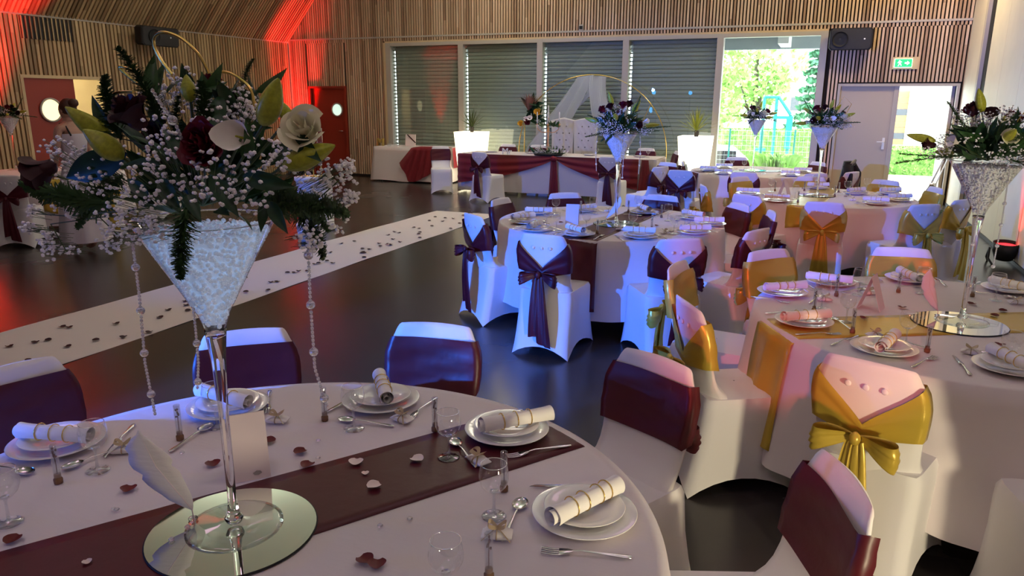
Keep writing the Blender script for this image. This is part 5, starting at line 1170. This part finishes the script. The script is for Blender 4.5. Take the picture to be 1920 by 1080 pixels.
# arch
ar = empty('round_arch',(-4.25,14.42,0),0,'large gold hoop arch draped with white tulle behind the thrones','arch')
MB().tube([(1.52*math.cos(a),0,.74+1.48*math.sin(a)) for a in [(-.47+ k*(1.0+.94)/60)*PI/1.0 if False else -.45+k*(PI+.9)/60 for k in range(61)]],.010,8).build('hoop','gold',ar)
MB().tube([(-1.37,0,.09),(-1.37,-.0,.0)],.014).tube([(1.37,0,.09),(1.37,0,0)],.014).b2(-1.6,1.6,-.2,.2,0,.015).build('foot','gold',ar)
def tulle(pts0, pts1, parent, seed, folds=9):
    rows = []
    for i in range(33):
        t_ = i/32; a = Vector(pts0[0]).lerp(Vector(pts0[1]),t_) if len(pts0) == 2 else None
        def bz(ps, t): 
            ps = [Vector(p) for p in ps]
            while len(ps) > 1: ps = [p.lerp(q,t) for p, q in zip(ps,ps[1:])]
            return ps[0]
        a = bz(pts0,t_); b = bz(pts1,t_); rows.append([tuple(a.lerp(b,j/20)+Vector((0,-.018*math.sin(j/20*folds*2*PI+seed+t_),0))) for j in range(21)])
    return MB().grid(rows).build('tulle','tulle',parent)
tulle([(-.28,-.05,2.18),(-.55,-.1,1.75),(-.95,-.1,1.30)],[(.05,-.05,2.22),(-.15,-.1,1.7),(-.55,-.1,1.05)],ar,0)
tulle([(.30,-.06,2.18),(.3,-.12,1.7),(.55,-.1,1.2)],[(-.02,-.06,2.2),(-.05,-.12,1.7),(.15,-.1,1.15)],ar,2)
tulle([(-.30,-.03,2.18),(.1,-.05,1.6),(.62,-.05,1.1)],[(.0,-.03,2.2),(.35,-.05,1.6),(.85,-.05,1.2)],ar,4)
tulle([(.32,-.03,2.18),(-.2,-.07,1.6),(-.75,-.07,1.15)],[(.15,-.03,2.2),(-.35,-.07,1.5),(-.9,-.07,1.0)],ar,5)
tulle([(-.95,-.1,1.2),(-1.2,-.1,1.0),(-1.42,-.1,.6)],[(-.75,-.1,1.1),(-1.0,-.1,.9),(-1.1,-.1,.5)],ar,1)
for k, (x, L) in enumerate(((-1.1,.5),(-.9,.35),(-.55,.5),(.55,.6),(.7,.4),(.95,.55),(1.15,.45))):
    z0 = .74+math.sqrt(max(0,1.48**2*(1-(x/1.52)**2))); m = MB(); m.tube([(x,0,z0),(x,0,z0-L)],.0012,4)
    for j in range(int(L/.06)): m.ball((x,0,z0-.05-j*.06),.007,1)
    m.build('bead_line','bead',ar)
fc = empty('arch_flowers',(-5.48,14.3,1.45),0,'cluster of orchids, palm and yellow flowers on the left of the arch','flowers')
for _ in range(38):
    b = Vector((r_.uniform(-.1,.15),r_.uniform(-.05,.05),r_.uniform(-.15,.25))); a = r_.uniform(-.6,2.2); tp = b+Vector((math.cos(a)*.22,r_.uniform(-.12,.05),math.sin(a)*.22)); orient(put('leaf',FM['leaf'],fc),b,tp,r_.uniform(0,6))
M['pampas'] = mat('dried_palm',(.34,.15,.10),.8); M['yellow'] = mat('yellow_flower',(.80,.48,.05),.5)
pm_ = leaf_mesh('dried_palm_leaf','pampas',.05,.1)
for k in range(14): b = Vector((-.02,-.06,.08)); a = .8+k*.10; orient(put('dried_palm_leaf',pm_,fc),b,b+Vector((math.cos(a)*.34,-.05,math.sin(a)*.34)),0,.5)
cy = leaf_mesh; FMy = rose_mesh('yellow',12,.02,'yellow_flower')
for x, z, s in ((-.17,-.18,.085),(.19,.05,.10)): o = put('yellow_flower',FMy,fc,(x,-.1,z)); o.scale = (s,s,s); o.rotation_euler = (1.2,0,0)
for x, z in ((-.04,-.08),(.04,-.06)): o = put('orchid',FM['calla'],fc,(x,-.14,z)); o.scale = (.09,.09,.07); o.rotation_euler = (1.3,0,.3)
o = put('carnation',FM['carnation'],fc,(.0,-.13,-.14)); o.scale = (.08,.08,.08); o.rotation_euler = (1.3,0,0)
MB().tube([(-.12,0,-.2),(-.13,0,-1.44)],.010).build('stand_rod','gold',fc)
# lit planters with yuccas
def planter(x, y, h, mt, label, gl, n=46, s=1.0):
    t = empty('lit_planter',(x,y,0),0,label,'planter','tall lit planters'); 
    hw0, hw1 = .20, .285; rr = lambda hw, z: [(hw*a,hw*b,z) for a, b in ((-1,-.92),(-.92,-1),(.92,-1),(1,-.92),(1,.92),(.92,1),(-.92,1),(-1,.92))]
    m = MB(); m.grid([rr(hw0,0),rr(hw1,h),rr(hw1-.025,h),rr(hw1-.04,h-.06)],True); m.cap(rr(hw0,0),True); m.build('pot',gl,t,False)
    MB().cap(rr(hw1-.04,h-.05)).build('soil','dark',t,False)
    MB().tube([(0,0,h-.06),(.01,0,h+.10)],[.035,.045],8).build('trunk','bark',t)
    ym = MB().grid([[(.022*s_*math.sin(PI*(.15+.85*t_)),-.10*t_*t_,t_) for s_ in (-1,0,1)] for t_ in [i/8 for i in range(9)]]).mesh('yucca_leaf',mt)
    for k in range(n):
        a = k*2.4; el = .05+1.45*(k/n); L = .42*s*r_.uniform(.85,1.1); b = Vector((.02*math.cos(a),.02*math.sin(a),h+.08+.05*(k/n))); orient(put('yucca_leaf',ym,t),b,b+Vector((math.cos(a)*math.cos(el),math.sin(a)*math.cos(el),math.sin(el)))*L,r_.uniform(-.3,.3),.5)
M['planter_cool'] = mat('lit_planter_bright',(.85,.83,.78),.5,emit=(1,.92,.70),estr=2.0)
planter(-6.72,14.15,1.10,'yucca_d','glowing white planter with a dark yucca left of the head table','planter',40,.85)
planter(-2.12,13.95,1.12,'yucca','glowing white planter with a bright yellow-green yucca beside the bare window','planter_cool')
# ================================================================== GIFT TABLE
gt = empty('gift_table',(-8.2,14.38,0),0,'gift table under a creased white cloth by the first shutter','table')
MB().b2(-.80,.85,-.33,.33,.70,.74).build('tabletop','jamb',gt,False)
for a in (-.7,.75):
    for b in (-.27,.27): MB().tube([(a,b,.7),(a,b,0)],.016).build('leg','steel',gt)
loop = []; X0, X1, Y0, Y1 = -9.03,-7.32,14.02,14.74
for i in range(30): loop.append((X0+(X1-X0)*i/30,Y0))
for i in range(14): loop.append((X1,Y0+(Y1-Y0)*i/14))
for i in range(30): loop.append((X1-(X1-X0)*i/30,Y1))
for i in range(14): loop.append((X0,Y1-(Y1-Y0)*i/14))
cxm, cym = (X0+X1)/2, (Y0+Y1)/2; rows = [[(cxm+(x-cxm)*s,cym+(y-cym)*s,.748) for x, y in loop] for s in (.01,.5,.97,1)]
for k in range(1,9):
    t_ = k/8; rows.append([(cxm+(x-cxm)*(1+.10*t_*(.6 if abs(x-cxm) < (X1-X0)/2-.01 else 1))+.010*math.sin(i*.9)*t_, (cym+(y-cym)*(1+.16*t_) if y < cym else min(y,YB-.04))+.012*math.sin(i*.7+1)*t_, .748-.72*t_+.012*math.sin(i*.35)*t_) for i, (x, y) in enumerate(loop)])
tag(MB().grid(rows,True).build('tablecloth','cloth'),'creased white cloth over the gift table by the first shutter','tablecloth')
rows = []
for i in range(33):
    u = i/32; x = -8.05+.80*u; top = .753; zb = .04 if u < .35 else .04+.34*((u-.35)/.65); row = []
    row.append((x,14.40,top)); row.append((x,14.05,top))
    for j in range(13): v = j/12; row.append((x-.28*v*(1-u), 13.955-.045*v-.028*math.sin(u*38)*min(1,v*3), top-.01-(top-zb)*v*(1 if u > .2 else (.45+.55*u/.2) )))
    rows.append(row)
tag(MB().grid(rows).build('drape','burg_tulle'),'burgundy tulle drape falling over the front of the gift table','drape')
tail(-7.20,14.4,.34,.30,.75,.32,'bright burgundy drape over the right end of the gift table','y')
text('M','letter',(-8.97,14.22,.75),.24,.03,'letter','gold letter M standing on the gift table','letter')
sg = empty('framed_sign',(-8.33,14.42,.75),0,'white sign with a dark diagonal band on the gift table','sign')
MB().box((0,0,.125),(.25,.02,.25),0,-.12).build('panel','card',sg,False); MB().box((.03,-.016,.16),(.26,.006,.022),0,-.12,.72).build('diagonal_band','petal_dark',sg,False)
for k, x in enumerate((-8.72,-8.62,-8.52,-8.78)): tag(MB().lathe([(0,0),(.025,0),(.028,.05),(.024,.055),(.022,.008),(0,.008)],12,(x,14.2+.03*(k%2),.75)).build('tealight_glass','thin'),('small glass left of its neighbour between letter and sign','small glass in the row left of the white sign','small glass next to the white sign','small glass right beside the gold letter M')[k],'glass','small glasses on the gift table')
# ================================================================== WHITE PLINTH WITH GOLD STANDS (behind the nearest flowers)
pl = empty('white_plinth',(-6.35,8.35,0),0,'round white plinth seen beyond the nearest flowers','plinth')
MB().lathe([(0,0),(.26,0),(.26,.04),(.24,.06),(.24,.66),(.26,.68),(.26,.72),(0,.72)],32).build('column','white',pl)
cs = empty('candle_stand',(-6.35,8.35,.72),0,'three gold rods with glass cylinders on the white plinth','candle holder')
for x, h in ((-.14,.42),(.0,.52),(.13,.45)):
    MB().tube([(x,0,0),(x,0,h)],.010).lathe([(0,0),(.05,0),(.05,.01),(0,.012)],14,(x,0,0)).build('gold_rod','gold',cs)
    MB().lathe([(.038,h),(.04,h+.02),(.04,h+.20)],16,(x,0,0)).build('glass_cylinder','thin',cs)
tag(MB().lathe([(0,0),(.13,0),(.17,.12),(.18,.22),(.16,.25),(0,.22)],24,(-5.83,7.55,0)).build('floor_lantern','white'),'low round white lantern beside the aisle carpet','lantern')
# folded trolley leaning in the open doorway
tr = empty('folding_trolley',(1.62,14.0,0),0,'folded silver trolley leaning in the open doorway','trolley')
MB().tube([(-.02,0,.12),(.12,.0,.42),(.30,.1,.95)],.016).tube([(.05,0,.12),(.19,0,.42),(.36,.1,.95)],.010).b2(.10,.20,-.02,.02,.38,.44).build('handle_frame','steel',tr)
for s in (-.06,.06): MB().lathe([(.028,-.012),(.055,-.012),(.06,0),(.055,.012),(.028,.012),(.028,-.012)],18).xf(Matrix.Translation((-.07,s,.06)) @ Matrix.Rotation(PI/2,4,'X')).build('wheel','frame',tr)
MB().tube([(-.07,-.07,.06),(-.07,.07,.06)],.01).tube([(-.07,0,.06),(.0,0,.12),(.04,0,.02)],.014).build('axle','steel',tr)
# ================================================================== PERSON before the open red door (seen through the flowers)
def person():
    root = empty('person',(-7.78,5.95,0),math.radians(0),'woman with brown hair in an updo, in a pale dress, beyond the nearest flowers','person')
    vs = [((0,0,.95),.13),((0,0,1.12),.10),((0,0,1.28),.115),((0,0,1.42),.085),((-.01,0,1.49),.045),((-.02,0,1.56),.045),
          ((0,.16,1.42),.05),((-.02,.20,1.17),.038),((-.12,.18,.95),.028),((-.19,.16,.90),.03),
          ((0,-.16,1.42),.05),((-.02,-.20,1.17),.038),((-.12,-.18,.95),.028),((-.19,-.16,.90),.03),
          ((0,.09,.84),.085),((-.01,.09,.48),.055),((.0,.09,.09),.035),((-.12,.09,.04),.03),
          ((0,-.09,.84),.085),((-.01,-.09,.48),.055),((.0,-.09,.09),.035),((-.12,-.09,.04),.03)]
    es = [(0,1),(1,2),(2,3),(3,4),(4,5),(3,6),(6,7),(7,8),(8,9),(3,10),(10,11),(11,12),(12,13),(0,14),(14,15),(15,16),(16,17),(0,18),(18,19),(19,20),(20,21)]
    me = bpy.data.meshes.new('body'); me.from_pydata([v for v, r in vs],es,[]); o = put('body',me,root); me.materials.append(M['skin'])
    sk = o.modifiers.new('skin','SKIN'); 
    if not me.skin_vertices: pass
    for (v, r), d in zip(vs, me.skin_vertices[0].data): d.radius = (r,r)
    me.skin_vertices[0].data[0].use_root = True
    ss = o.modifiers.new('sub','SUBSURF'); ss.levels = 2; ss.render_levels = 2
    for sy in (-1,1):  # hands: fingers rooted in the palm
        for k in range(5):
            b = (-.19-.01,sy*(.17)+(k-2)*.016,.895); L = (.05,.07,.078,.072,.055)[k]
            MB().tube([b,(b[0]-L*.5,b[1]+(k-2)*.004,b[2]-L*.35),(b[0]-L*.75,b[1]+(k-2)*.004,b[2]-L*.9)],[.009,.008,.006],6).build('finger','skin',root)
    # head faces -X
    rows = []
    for i in range(15):
        ph = PI*i/14; row = []
        for j in range(24):
            a = 2*PI*j/24; x = .095*math.sin(ph)*math.cos(a); y = .073*math.sin(ph)*math.sin(a); z = -.115*math.cos(ph)
            if z < 0 : x -= .012*(-z/.11); y *= 1-.25*(-z/.11)
            if math.cos(a) < -.9 and abs(z+.005) < .03: x -= .022*(1-abs(z+.012)/.04)
            if math.cos(a) < -.9 and -.06 < z < -.04: x -= .006
            row.append((x-.03,y,1.615+z))
        rows.append(row)
    MB().grid(rows,True).build('head','skin',root)
    for sy in (-1,1):
        MB().ball((-.112,sy*.03,1.625),(.008,.012,.008),1).build('eye','dark',root); MB().ball((-.02,sy*.073,1.61),(.016,.007,.026),1).build('ear','skin',root)
    h = MB().ball((-.005,0,1.645),(.098,.082,.100),3,.02); h.ball((.085,0,1.69),(.055,.052,.05),3,.06); h.build('hair','hair',root)
    rows = []
    for z, r_a, r_b in ((1.36,.115,.155),(1.28,.125,.15),(1.12,.105,.125),(1.0,.12,.15),(.85,.15,.19),(.5,.20,.24),(.15,.25,.28)):
        rows.append([(r_a*math.cos(a)*(1+.04*math.sin(8*a)*(1.3-z)),r_b*math.sin(a)*(1+.04*math.sin(8*a)*(1.3-z)),z) for a in [2*PI*j/48 for j in range(48)]])
    MB().grid(rows,True).build('dress',mat('pale_dress',(.62,.55,.60),.7),root)
    for sy in (-1,1): MB().tube([(-.09,sy*.09,1.36),(-.04,sy*.10,1.47),(.05,sy*.10,1.44),(.10,sy*.09,1.34)],.010,6).build('strap','dark',root)
person()
